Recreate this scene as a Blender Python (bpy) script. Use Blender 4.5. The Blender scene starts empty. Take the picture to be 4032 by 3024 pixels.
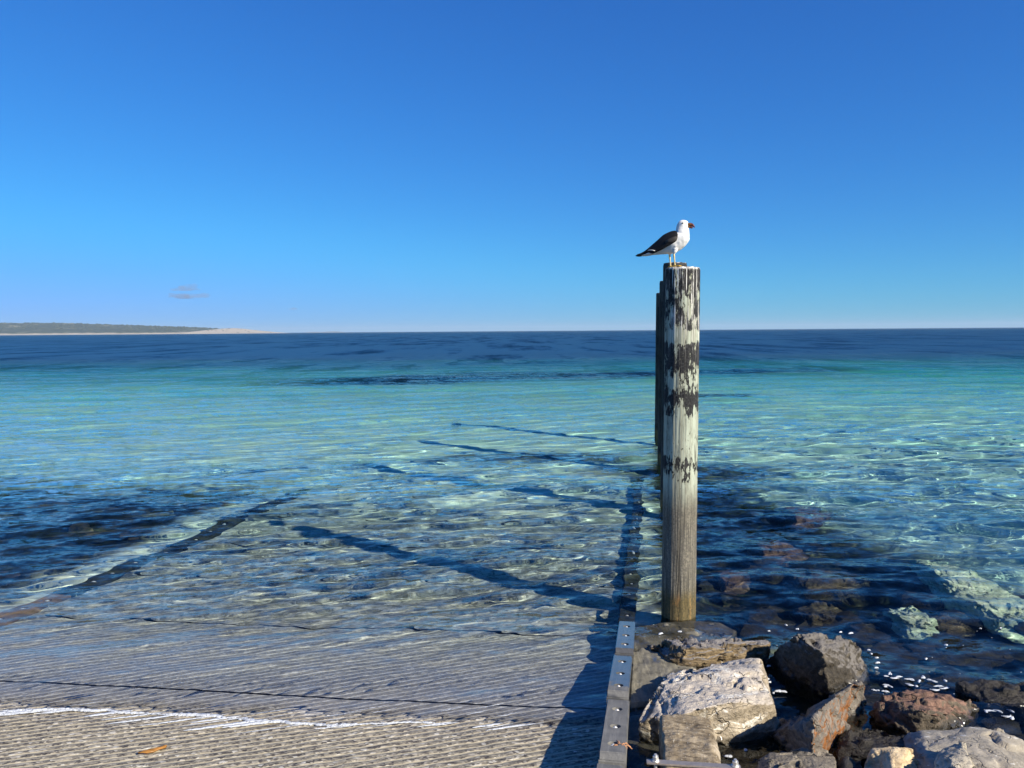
import bpy, bmesh, math, random
import numpy as np
from mathutils import Vector, Matrix

sc = bpy.context.scene
COL = sc.collection
R = math.radians

# ------------------------------------------------------------------ camera
CAM_H = 2.7
PITCH, ROLL = R(3.95), R(-0.41)
FPX, PW, PH = 3028.0, 4032.0, 3024.0
cam_d = bpy.data.cameras.new('camera')
cam = bpy.data.objects.new('camera', cam_d)
COL.objects.link(cam)
cam_d.sensor_width = 36.0
cam_d.lens = 36.0 * FPX / PW
cam_d.clip_start, cam_d.clip_end = 0.1, 60000.0
CAM_R = Matrix.Rotation(R(90) - PITCH, 3, 'X') @ Matrix.Rotation(ROLL, 3, 'Z')
cam.matrix_world = Matrix.Translation((0, 0, CAM_H)) @ CAM_R.to_4x4()
sc.camera = cam

# ------------------------------------------------------------------ sky, sun, exposure
SUN_DIR = Vector((0.772 * math.cos(R(30)), -0.636 * math.cos(R(30)), math.sin(R(30))))
world = bpy.data.worlds.new('World')
sc.world = world
world.use_nodes = True
wn, wl = world.node_tree.nodes, world.node_tree.links
sky = wn.new('ShaderNodeTexSky')
sky.sky_type = 'NISHITA'
sky.sun_disc = False
sky.sun_elevation = R(30)
sky.sun_rotation = R(129.5)
sky.air_density, sky.dust_density, sky.ozone_density = 1.0, 0.0, 10.0
sep = wn.new('ShaderNodeSeparateColor')
wl.new(sky.outputs[0], sep.inputs[0])
comb = wn.new('ShaderNodeCombineColor')
def wmath(op, a, b, c=None):
    n = wn.new('ShaderNodeMath')
    n.operation = op
    for i, v in enumerate((a, b, c)):
        if v is None:
            continue
        if hasattr(v, 'links'):
            wl.new(v, n.inputs[i])
        else:
            n.inputs[i].default_value = v
    return n.outputs[0]
wl.new(wmath('SMOOTH_MIN', wmath('MULTIPLY', sep.outputs[0], 0.42), 2.3, 1.2), comb.inputs[0])
wl.new(wmath('SMOOTH_MIN', wmath('MULTIPLY', sep.outputs[1], 1.03), 5.0, 1.2), comb.inputs[1])
wl.new(wmath('MULTIPLY', wmath('POWER', sep.outputs[2], 0.75), 2.1), comb.inputs[2])
bg = wn['Background']
wl.new(comb.outputs[0], bg.inputs[0])
bg.inputs[1].default_value = 0.0615
sun_d = bpy.data.lights.new('sun', 'SUN')
sun_d.energy = 5.0
sun_d.angle = R(0.5)
sun_d.color = (1.0, 0.91, 0.75)
sun = bpy.data.objects.new('sun', sun_d)
COL.objects.link(sun)
sun.rotation_euler = SUN_DIR.to_track_quat('Z', 'Y').to_euler()
sun.location = (6, -8, 12)
sun_d.cycles.is_caustics_light = True              # sunlight is refracted through the waves onto the bottom
vs = sc.view_settings
vs.view_transform = 'Standard'
vs.look = 'None'
vs.exposure = 0.7
vs.gamma = 1.0
vs.use_curve_mapping = False
sc.cycles.max_bounces = 8
sc.cycles.transparent_max_bounces = 12
sc.cycles.sample_clamp_indirect = 6.0

# ------------------------------------------------------------------ measuring helpers
def ray(px, py):
    return CAM_R @ Vector(((px - PW / 2) / FPX, -(py - PH / 2) / FPX, -1.0))
def at(px, py, Y):
    d = ray(px, py)
    return Vector((0, 0, CAM_H)) + d * (Y / d.y)
def at_z(px, py, z):
    d = ray(px, py)
    return Vector((0, 0, CAM_H)) + d * ((z - CAM_H) / d.z)

# ------------------------------------------------------------------ noise
_rng = np.random.default_rng(7)
_perm = np.concatenate([_rng.permutation(512)] * 2)
_val = _rng.random(512)
def _h(i, j, k):
    return _val[_perm[(_perm[(_perm[i & 511] + j) & 511] + k) & 511]]
def vnoise(x, y, z):
    xi, yi, zi = np.floor(x).astype(int), np.floor(y).astype(int), np.floor(z).astype(int)
    f = [x - xi, y - yi, z - zi]
    u, v, w = [t * t * t * (t * (t * 6 - 15) + 10) for t in f]
    r = 0
    for a in (0, 1):
        for b in (0, 1):
            for c in (0, 1):
                r = r + (u if a else 1 - u) * (v if b else 1 - v) * (w if c else 1 - w) * _h(xi + a, yi + b, zi + c)
    return r * 2 - 1
def fbm(p, s, octv=4, off=0.0):
    r, a = 0, 1.0
    q = np.asarray(p, float) * s + off
    for o in range(octv):
        r = r + a * vnoise(q[..., 0] + 31.7 * o, q[..., 1] - 17.3 * o, q[..., 2] + 5.1 * o)
        q = q * 2.03
        a *= 0.5
    return r

# ------------------------------------------------------------------ object helpers
def mesh_obj(name, verts, faces, mat, parent=None, smooth=False, mats=None, midx=None):
    me = bpy.data.meshes.new(name)
    me.from_pydata([tuple(v) for v in verts] if not isinstance(verts, np.ndarray) else verts.tolist(), [], faces if isinstance(faces, list) else faces.tolist())
    for m in (mats or [mat]):
        me.materials.append(m)
    if midx is not None:
        me.polygons.foreach_set('material_index', midx)
    if smooth:
        me.polygons.foreach_set('use_smooth', [True] * len(me.polygons))
    me.update()
    o = bpy.data.objects.new(name, me)
    COL.objects.link(o)
    if parent:
        o.parent = parent
    return o
def bm_obj(name, bm, mat, parent=None, smooth=False):
    me = bpy.data.meshes.new(name)
    bm.to_mesh(me)
    bm.free()
    for m in (mat if isinstance(mat, (list, tuple)) else [mat]):
        me.materials.append(m)
    if smooth:
        me.polygons.foreach_set('use_smooth', [True] * len(me.polygons))
    o = bpy.data.objects.new(name, me)
    COL.objects.link(o)
    if parent:
        o.parent = parent
    return o
def empty(name, loc=(0, 0, 0)):
    o = bpy.data.objects.new(name, None)
    o.empty_display_size = 0.1
    o.location = loc
    COL.objects.link(o)
    return o
def tag(o, label=None, cat=None, group=None, kind=None):
    if label: o['label'] = label
    if cat: o['category'] = cat
    if group: o['group'] = group
    if kind: o['kind'] = kind
    return o
def grid_faces(nr, nc):
    i = np.arange((nr - 1) * (nc - 1))
    r, c = i // (nc - 1), i % (nc - 1)
    a = r * nc + c
    return np.stack([a, a + 1, a + nc + 1, a + nc], 1)
def fast_grid(name, P, nr, nc, mat, smooth=True, parent=None):
    """a grid of nr x nc points as one mesh, built with foreach_set"""
    F = grid_faces(nr, nc)
    me = bpy.data.meshes.new(name)
    me.vertices.add(len(P))
    me.vertices.foreach_set('co', np.ascontiguousarray(P, dtype=np.float32).ravel())
    me.loops.add(F.size)
    me.loops.foreach_set('vertex_index', F.astype(np.int32).ravel())
    me.polygons.add(len(F))
    me.polygons.foreach_set('loop_start', np.arange(0, F.size, 4, dtype=np.int32))
    me.polygons.foreach_set('loop_total', np.full(len(F), 4, dtype=np.int32))
    me.polygons.foreach_set('use_smooth', np.full(len(F), smooth))
    me.update(calc_edges=True)
    me.validate()
    me.materials.append(mat)
    o = bpy.data.objects.new(name, me)
    COL.objects.link(o)
    if parent:
        o.parent = parent
    return o
def evaluated_mesh(o):
    dg = bpy.context.evaluated_depsgraph_get()
    return bpy.data.meshes.new_from_object(o.evaluated_get(dg))
def get_co(me):
    a = np.empty(len(me.vertices) * 3, np.float32)
    me.vertices.foreach_get('co', a)
    return a.reshape(-1, 3).astype(float)
def get_no(me):
    a = np.empty(len(me.vertices) * 3, np.float32)
    me.vertices.foreach_get('normal', a)
    return a.reshape(-1, 3).astype(float)
def set_co(me, P):
    me.vertices.foreach_set('co', P.astype(np.float32).ravel())
    me.update()

# ------------------------------------------------------------------ material builder
class NM:
    def __init__(self, name):
        self.m = bpy.data.materials.new(name)
        self.m.use_nodes = True
        self.t = self.m.node_tree
        self.n, self.l = self.t.nodes, self.t.links
        self.n.clear()
        self.out = self.n.new('ShaderNodeOutputMaterial')
    def _in(self, sock, v):
        if v is None:
            return
        if hasattr(v, 'links'):
            self.l.new(v, sock)
        elif isinstance(v, (tuple, list)):
            sock.default_value = tuple(v) + ((1.0,) if len(v) == 3 and sock.type == 'RGBA' else ())
        else:
            sock.default_value = v
    def math(self, op, a, b=None, c=None, clamp=False):
        n = self.n.new('ShaderNodeMath')
        n.operation = op
        n.use_clamp = clamp
        for i, v in enumerate((a, b, c)):
            self._in(n.inputs[i], v)
        return n.outputs[0]
    def vmath(self, op, a, b=None, scale=None):
        n = self.n.new('ShaderNodeVectorMath')
        n.operation = op
        self._in(n.inputs[0], a)
        self._in(n.inputs[1], b)
        if scale is not None:
            self._in(n.inputs[3], scale)
        return n.outputs['Value'] if op in ('DOT_PRODUCT', 'LENGTH') else n.outputs[0]
    def coord(self, which='Object'):
        return self.n.new('ShaderNodeTexCoord').outputs[which]
    def pos(self):
        return self.n.new('ShaderNodeNewGeometry').outputs['Position']
    def normal(self):
        return self.n.new('ShaderNodeNewGeometry').outputs['Normal']
    def xyz(self, v):
        n = self.n.new('ShaderNodeSeparateXYZ')
        self._in(n.inputs[0], v)
        return n.outputs
    def cxyz(self, x, y, z):
        n = self.n.new('ShaderNodeCombineXYZ')
        for i, v in enumerate((x, y, z)):
            self._in(n.inputs[i], v)
        return n.outputs[0]
    def noise(self, vec, scale, detail=4, rough=0.55, dist=0.0, col=False):
        n = self.n.new('ShaderNodeTexNoise')
        self._in(n.inputs['Vector'], vec)
        n.inputs['Scale'].default_value = scale
        n.inputs['Detail'].default_value = detail
        n.inputs['Roughness'].default_value = rough
        n.inputs['Distortion'].default_value = dist
        return n.outputs['Color' if col else 0]
    def voro(self, vec, scale, out='Color', feature='F1', rand=1.0):
        n = self.n.new('ShaderNodeTexVoronoi')
        n.feature = feature
        self._in(n.inputs['Vector'], vec)
        n.inputs['Scale'].default_value = scale
        n.inputs['Randomness'].default_value = rand
        return n.outputs[out]
    def ramp(self, fac, stops, interp='LINEAR'):
        n = self.n.new('ShaderNodeValToRGB')
        n.color_ramp.interpolation = interp
        els = n.color_ramp.elements
        while len(els) < len(stops):
            els.new(0.5)
        for e, (p, c) in zip(els, stops):
            e.position = p
            e.color = tuple(c) + (1.0,) if isinstance(c, (tuple, list)) else (c, c, c, 1.0)
        self._in(n.inputs[0], fac)
        return n.outputs[0]
    def mix(self, fac, a, b, mode='MIX'):
        n = self.n.new('ShaderNodeMix')
        n.data_type = 'RGBA'
        n.blend_type = mode
        self._in(n.inputs[0], fac)
        self._in(n.inputs[6], a)
        self._in(n.inputs[7], b)
        return n.outputs[2]
    def step(self, v, lo, hi):
        n = self.n.new('ShaderNodeMapRange')
        n.interpolation_type = 'SMOOTHSTEP'
        self._in(n.inputs[0], v)
        self._in(n.inputs[1], lo)
        self._in(n.inputs[2], hi)
        return n.outputs[0]
    def scalev(self, vec, s):
        return self.vmath('MULTIPLY', vec, s)
    def bump(self, h, strength=0.5, dist=0.01, normal=None):
        n = self.n.new('ShaderNodeBump')
        n.inputs['Strength'].default_value = strength
        n.inputs['Distance'].default_value = dist
        self._in(n.inputs['Height'], h)
        self._in(n.inputs['Normal'], normal)
        return n.outputs[0]
    def attr(self, name):
        n = self.n.new('ShaderNodeAttribute')
        n.attribute_name = name
        return n.outputs
    def bsdf(self, color, rough=0.8, normal=None, spec=0.5, metal=0.0, coat=None, coat_rough=0.1):
        n = self.n.new('ShaderNodeBsdfPrincipled')
        self._in(n.inputs['Base Color'], color)
        self._in(n.inputs['Roughness'], rough)
        self._in(n.inputs['Normal'], normal)
        self._in(n.inputs['Specular IOR Level'], spec)
        self._in(n.inputs['Metallic'], metal)
        if coat is not None:
            self._in(n.inputs['Coat Weight'], coat)
            n.inputs['Coat Roughness'].default_value = coat_rough
        self.l.new(n.outputs[0], self.out.inputs[0])
        return n

# ------------------------------------------------------------------ shore geometry
D = Vector((0.178, 0.984, 0)).normalized()          # down the ramp, along kerb and post row
L = Vector((D.y, -D.x, 0))                          # to the right
W0 = 5.17                                           # where still water meets the ramp
def w_of(x, y):
    return 0.075 * x + 0.997 * y
def ramp_z(x, y):
    w = w_of(np.asarray(x, float), np.asarray(y, float)) - W0
    A = 1.1
    return np.where(w < 0, -0.12 * w, -A * (1 - np.exp(-0.12 * np.maximum(w, 0) / A)))
def l_of(x, y):
    return L.x * x + L.y * y
KERB_L = -0.30
LEFT_L = -6.02
RAMP_END = 14.2
def sstep(v, a, b):
    t = np.clip((v - a) / (b - a), 0, 1)
    return t * t * (3 - 2 * t)
def seabed_z(x, y):
    x, y = np.asarray(x, float), np.asarray(y, float)
    w, l = w_of(x, y), l_of(x, y)
    z = np.minimum(ramp_z(x, y), 0.9)
    z = z - 0.10 + 0.125 * sstep(w, 10.0, 13.5) * sstep(l, LEFT_L - 0.5, LEFT_L + 0.5) * (1 - sstep(l, KERB_L - 0.1, KERB_L + 0.5))
    z = z - 0.28 * sstep(l, 0.2, 0.9) * (1 - sstep(w, 9, 16)) - 0.15 * sstep(l, 0.9, 1.6) * (1 - sstep(w, 4, 7))
    z = z - 0.10 * (1 - sstep(l, -8.1, -7.1)) * (1 - sstep(w, 12, 18))
    far = -0.80 - 0.45 * (1 - np.exp(-(w - 16) / 16.0)) - 2.1 * sstep(w, 22, 85) - 3.0 * sstep(w, 110, 900)
    z = z + (far - z) * sstep(w, 14, 18)
    return z

# ------------------------------------------------------------------ materials
def mat_seabed():
    m = NM('seabed_sand')
    p = m.pos()
    x, y, z = m.xyz(p)
    flat = m.cxyz(x, y, 0.0)
    big = m.noise(flat, 0.35, 5, 0.6)
    sand = m.ramp(big, [(0.3, (0.70, 0.65, 0.50)), (0.7, (0.84, 0.79, 0.64))])
    fine = m.noise(flat, 6.0, 4, 0.7)
    sand = m.mix(m.step(fine, 0.52, 0.8), sand, (0.46, 0.42, 0.30))
    nz = m.noise(m.scalev(flat, (0.5, 1.0, 1.0)), 0.16, 5, 0.6)
    nz2 = m.noise(flat, 1.1, 5, 0.65)
    w = m.math('ADD', m.math('MULTIPLY', x, 0.075), m.math('MULTIPLY', y, 0.997))
    l = m.math('ADD', m.math('MULTIPLY', x, L.x), m.math('MULTIPLY', y, L.y))
    wob = m.math('MULTIPLY', m.math('SUBTRACT', nz, 0.5), 1.0)
    # seagrass meadow far out
    deep = m.step(m.math('ADD', m.math('ADD', y, m.math('MULTIPLY', wob, 40.0)), m.math('MULTIPLY', m.math('SUBTRACT', nz2, 0.5), 22.0)), 68.0, 104.0)
    # the long seagrass band
    by = m.math('ADD', m.math('SUBTRACT', y, m.math('ADD', 47.5, m.math('MULTIPLY', x, 0.30))), m.math('MULTIPLY', wob, 14.0))
    band = m.math('SUBTRACT', 1.0, m.step(m.math('ABSOLUTE', by), 2.0, 5.5))
    bx = m.math('SUBTRACT', 1.0, m.step(m.math('ABSOLUTE', m.math('SUBTRACT', x, 5.0)), 13.0, 22.0))
    band = m.math('MULTIPLY', band, bx)
    # small dark streak to the right, and bands in the middle distance
    def patch(cx, cy, rx, ry, amp=0.9, inner=0.55):
        dx = m.math('DIVIDE', m.math('SUBTRACT', x, cx), rx)
        dy = m.math('DIVIDE', m.math('SUBTRACT', y, cy), ry)
        d = m.math('SQRT', m.math('ADD', m.math('MULTIPLY', dx, dx), m.math('MULTIPLY', dy, dy)))
        d = m.math('ADD', d, m.math('MULTIPLY', m.math('SUBTRACT', nz2, 0.5), amp))
        return m.math('SUBTRACT', 1.0, m.step(d, inner, 1.05))
    grass_and_bands = m.math('MAXIMUM', deep, band)
    grass_and_bands = m.math('MAXIMUM', grass_and_bands, m.math('MULTIPLY', patch(9.0, 33.0, 2.2, 0.8), 0.85))
    grass_and_bands = m.math('MAXIMUM', grass_and_bands, m.math('MULTIPLY', patch(0.4, 17.2, 3.0, 0.8), 0.8))
    grass_and_bands = m.math('MAXIMUM', grass_and_bands, m.math('MULTIPLY', patch(3.5, 15.6, 2.4, 0.9), 0.8))
    # dark stony ground left of the ramp and right of the posts
    ls = m.math('ADD', l, m.math('MULTIPLY', m.math('SUBTRACT', nz2, 0.5), 1.6))
    left = m.math('MULTIPLY', m.math('SUBTRACT', 1.0, m.step(ls, -7.15, -6.5)),
                  m.math('SUBTRACT', 1.0, m.step(m.math('ADD', w, m.math('MULTIPLY', m.math('SUBTRACT', nz2, 0.5), 5.0)), 12.6, 15.2)))
    rline = m.math('ADD', m.math('ADD', y, m.math('MULTIPLY', m.math('SUBTRACT', x, 4.8), 4.6)), m.math('MULTIPLY', m.math('SUBTRACT', nz2, 0.5), 9.0))
    right = m.math('MULTIPLY', m.step(ls, -0.2, 0.3), m.math('SUBTRACT', 1.0, m.step(rline, 8.5, 15.5)))
    under = m.math('SUBTRACT', 1.0, m.step(w, 4.5, 6.5))
    joint_shade = m.math('MULTIPLY', m.math('MULTIPLY', m.step(l, LEFT_L, LEFT_L + 0.3), m.math('SUBTRACT', 1.0, m.step(l, KERB_L - 0.2, KERB_L))), m.math('SUBTRACT', 1.0, m.step(w, 9.0, 9.5)))  # ground under the panels, darkened to put shade into the joints
    under = m.math('MAXIMUM', under, joint_shade)
    stones = m.math('MAXIMUM', m.math('MAXIMUM', left, right), under)
    sc_ = m.xyz(m.voro(m.vmath('ADD', flat, m.scalev(m.noise(flat, 3.0, 2, 0.5, col=True), (0.2, 0.2, 0.0))), 3.2))[0]
    rock = m.ramp(sc_, [(0.0, (0.012, 0.014, 0.014)), (0.55, (0.03, 0.027, 0.022)), (0.8, (0.075, 0.055, 0.036)), (0.92, (0.15, 0.10, 0.07)), (1.0, (0.22, 0.2, 0.14))])  # stones near black, also carrying the shade between the rocks
    rock = m.mix(m.step(fine, 0.4, 0.65), rock, (0.03, 0.034, 0.022))
    c = m.mix(grass_and_bands, sand, m.mix(fine, (0.008, 0.013, 0.012), (0.03, 0.035, 0.022)))
    c = m.mix(stones, c, rock)
    m.bsdf(c, 0.9, m.bump(fine, 0.6, 0.05), spec=0.1)
    return m.m

def mat_sea():
    m = NM('sea_water')
    p = m.pos()
    chop = m.attr('chop')['Fac']
    x, y, z = m.xyz(p)
    flat = m.cxyz(x, y, 0.0)
    v = None
    for s, a, st in ((1.3, 0.8, (0.55, 1, 1)), (4.0, 1.0, (0.6, 1, 1)), (10.0, 0.9, (0.6, 1, 1)), (0.22, 0.7, (0.35, 1, 1))):
        n = m.vmath('SUBTRACT', m.noise(m.scalev(flat, st), s, 3, 0.6, col=True), (0.5, 0.5, 0.5))
        n = m.vmath('SCALE', n, scale=a)
        v = n if v is None else m.vmath('ADD', v, n)
    gust = m.vmath('SUBTRACT', m.noise(m.scalev(flat, (0.16, 0.03, 1)), 1.0, 7, 0.72, col=True), (0.5, 0.5, 0.5))
    v = m.vmath('ADD', v, m.vmath('SCALE', gust, scale=m.math('MULTIPLY', m.step(y, 12.0, 70.0), 2.4)))
    v = m.vmath('MULTIPLY', v, (1.0, 1.5, 0.0))
    nrm = m.vmath('NORMALIZE', m.vmath('ADD', m.normal(), m.vmath('SCALE', v, scale=chop)))
    fine = m.noise(m.scalev(flat, (0.7, 1, 1)), 22.0, 2, 0.5)
    nrm2 = m.bump(fine, 0.25, 0.006, nrm)
    # Fresnel reflection, the same from either side
    cosi = m.math('ABSOLUTE', m.vmath('DOT_PRODUCT', nrm2, m.n.new('ShaderNodeNewGeometry').outputs['Incoming']))
    om = m.math('SUBTRACT', 1.0, cosi, clamp=True)
    fres = m.math('ADD', 0.02, m.math('MULTIPLY', m.math('POWER', om, 5.0), 0.98))
    tr = m.n.new('ShaderNodeBsdfRefraction')
    tr.inputs['IOR'].default_value = 1.333
    tr.inputs['Roughness'].default_value = 0.0
    gl = m.n.new('ShaderNodeBsdfGlossy')
    gl.inputs['Roughness'].default_value = 0.03
    m.l.new(nrm2, gl.inputs['Normal'])
    mx = m.n.new('ShaderNodeMixShader')
    m.l.new(fres, mx.inputs[0])
    m.l.new(tr.outputs[0], mx.inputs[1])
    m.l.new(gl.outputs[0], mx.inputs[2])
    far = m.n.new('ShaderNodeBsdfPrincipled')
    far.inputs['Base Color'].default_value = (0.003, 0.022, 0.055, 1)
    far.inputs['Roughness'].default_value = 0.36
    far.inputs['IOR'].default_value = 1.333
    far_n = m.vmath('NORMALIZE', m.vmath('ADD', m.normal(), m.vmath('SCALE', m.vmath('ADD', m.vmath('SCALE', v, scale=0.35), m.vmath('MULTIPLY', gust, (0.5, 1.3, 0.0))), scale=1.0)))
    m.l.new(far_n, far.inputs['Normal'])
    edge = m.math('ADD', y, m.math('MULTIPLY', m.math('SUBTRACT', m.noise(m.scalev(flat, (0.5, 1, 1)), 0.06, 5, 0.65), 0.5), 60.0))
    mf = m.n.new('ShaderNodeMixShader')
    m.l.new(m.step(edge, 18.0, 100.0), mf.inputs[0])
    m.l.new(mx.outputs[0], mf.inputs[1])
    m.l.new(far.outputs[0], mf.inputs[2])
    m.l.new(mf.outputs[0], m.out.inputs[0])
    return m.m
def mat_water_body():
    m = NM('clear_water')
    va = m.n.new('ShaderNodeVolumeAbsorption')
    va.inputs[0].default_value = (0.0, 0.885, 0.915, 1)
    va.inputs[1].default_value = 0.48
    m.l.new(va.outputs[0], m.out.inputs['Volume'])
    return m.m

G_DIR = (0.928, 0.3726)
G_PER = 0.067
def mat_ramp():
    m = NM('grooved_concrete')
    p = m.pos()
    x, y, z = m.xyz(p)
    flat = m.cxyz(x, y, 0.0)
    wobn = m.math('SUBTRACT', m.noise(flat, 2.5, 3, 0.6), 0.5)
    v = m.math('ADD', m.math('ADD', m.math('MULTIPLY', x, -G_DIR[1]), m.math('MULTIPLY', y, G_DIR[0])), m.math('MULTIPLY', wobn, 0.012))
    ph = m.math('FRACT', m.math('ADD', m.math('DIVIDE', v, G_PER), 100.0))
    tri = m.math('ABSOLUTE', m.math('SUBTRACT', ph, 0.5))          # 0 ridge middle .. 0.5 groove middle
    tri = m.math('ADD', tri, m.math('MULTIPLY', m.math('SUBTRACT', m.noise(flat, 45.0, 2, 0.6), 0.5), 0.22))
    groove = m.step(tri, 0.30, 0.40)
    warp = m.vmath('ADD', m.scalev(flat, (0.75, 1, 1)), m.scalev(m.noise(flat, 30.0, 2, 0.5, col=True), (0.012, 0.012, 0.0)))
    c1 = m.xyz(m.voro(warp, 48.0))[0]
    c2 = m.xyz(m.voro(m.vmath('ADD', warp, (3.3, 1.7, 0.0)), 110.0))[0]
    STN = [(0.0, (0.03, 0.026, 0.028)), (0.2, (0.07, 0.06, 0.058)), (0.3, (0.17, 0.15, 0.115)), (0.62, (0.29, 0.255, 0.19)), (0.8, (0.42, 0.37, 0.27)), (0.93, (0.56, 0.5, 0.39)), (1.0, (0.75, 0.72, 0.62))]
    agg = m.mix(0.3, m.ramp(c1, STN), m.ramp(c2, STN))
    big = m.noise(flat, 1.1, 4, 0.6)
    agg = m.mix(1.0, agg, m.ramp(big, [(0.25, 0.78), (0.75, 1.12)]), 'MULTIPLY')
    sand = m.ramp(m.noise(flat, 18.0, 4, 0.6), [(0.3, (0.36, 0.315, 0.22)), (0.7, (0.45, 0.40, 0.285))])
    c = m.mix(groove, agg, sand)
    # under water: stones and dark weed on the concrete, caustic light painted in
    w = m.math('ADD', m.math('MULTIPLY', x, 0.075), m.math('MULTIPLY', y, 0.997))
    wet = m.step(m.math('ADD', w, m.math('MULTIPLY', wobn, 1.0)), W0 + 0.5, W0 + 2.4)
    q = m.vmath('ADD', m.scalev(flat, (0.6, 1, 1)), m.scalev(m.noise(flat, 6.0, 3, 0.6, col=True), (0.16, 0.16, 0.0)))
    cob = m.xyz(m.voro(q, 13.0))[1]
    grit = m.ramp(cob, [(0.0, (0.06, 0.06, 0.04)), (0.22, (0.22, 0.215, 0.14)), (0.55, (0.52, 0.49, 0.35)), (0.85, (0.72, 0.68, 0.51)), (1.0, (0.85, 0.82, 0.68))])
    grit = m.mix(0.35, grit, agg)
    grit = m.mix(m.step(m.noise(flat, 9.0, 5, 0.75), 0.5, 0.62), grit, (0.05, 0.055, 0.03))
    c = m.mix(m.math('MULTIPLY', wet, 0.92), c, grit)
    sandy = m.step(m.math('ADD', w, m.math('MULTIPLY', wobn, 6.0)), W0 + 4.0, W0 + 9.0)
    c = m.mix(m.math('MULTIPLY', sandy, 0.8), c, m.ramp(m.noise(flat, 5.0, 5, 0.75), [(0.32, (0.34, 0.33, 0.22)), (0.5, (0.64, 0.60, 0.45)), (0.68, (0.82, 0.77, 0.60))]))
    caustic_pale = m.math('MULTIPLY', m.step(m.math('ADD', w, m.math('MULTIPLY', wobn, 0.5)), W0 - 0.05, W0 + 0.2), m.math('SUBTRACT', 1.0, m.math('MULTIPLY', wet, 0.75)))  # bright caustic streaks near the waterline, painted as pale colour along the grooves
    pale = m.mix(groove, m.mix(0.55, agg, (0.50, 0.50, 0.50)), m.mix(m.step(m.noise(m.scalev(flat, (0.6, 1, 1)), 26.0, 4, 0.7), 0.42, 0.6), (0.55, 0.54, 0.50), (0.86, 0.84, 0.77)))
    c = m.mix(m.math('MULTIPLY', caustic_pale, 0.85), c, pale)
    damp = m.math('SUBTRACT', 1.0, m.step(m.math('ADD', w, m.math('MULTIPLY', wobn, 0.6)), W0 - 0.42, W0 - 0.1))
    c = m.mix(m.math('SUBTRACT', 1.0, damp), c, m.mix(1.0, c, (0.96, 0.96, 0.98), 'MULTIPLY'))
    h = m.math('ADD', m.math('MULTIPLY', c1, 0.6), m.math('MULTIPLY', c2, 0.4))
    nrm = m.bump(m.math('MULTIPLY', h, m.math('SUBTRACT', 1.0, groove)), 0.7, 0.006)
    m.bsdf(c, m.math('ADD', 0.5, m.math('MULTIPLY', damp, 0.3)), nrm, spec=0.3)
    return m.m

def mat_concrete(name, dark=(0.10, 0.10, 0.10), light=(0.17, 0.165, 0.155), wet=True, zwet=0.22, scale=1.0):
    m = NM(name)
    o = m.coord('Object')
    p = m.pos()
    n1 = m.noise(o, 9 * scale, 5, 0.65)
    n2 = m.noise(o, 120 * scale, 2, 0.6)
    n3 = m.noise(m.scalev(o, (9, 0.6, 9)), 6, 3, 0.6)
    c = m.ramp(n1, [(0.3, dark), (0.7, light)])
    c = m.mix(m.math('MULTIPLY', m.step(n3, 0.5, 0.7), 0.35), c, tuple(v * 1.5 for v in light))
    c = m.mix(m.step(n2, 0.62, 0.75), c, tuple(v * 0.55 for v in dark))
    coat = 0.0
    rough = 0.75
    if wet:
        zz = m.math('ADD', m.xyz(p)[2], m.math('MULTIPLY', m.math('SUBTRACT', m.noise(p, 4.5, 2, 0.5), 0.5), 0.16))
        wm = m.math('SUBTRACT', 1.0, m.step(zz, zwet - 0.015, zwet + 0.01))
        c = m.mix(wm, c, m.mix(1.0, c, (0.52, 0.53, 0.55), 'MULTIPLY'))
        coat = wm
    m.bsdf(c, rough, m.bump(m.math('ADD', n2, n1), 0.25, 0.004), spec=0.3, coat=coat, coat_rough=0.06)
    return m.m

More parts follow.
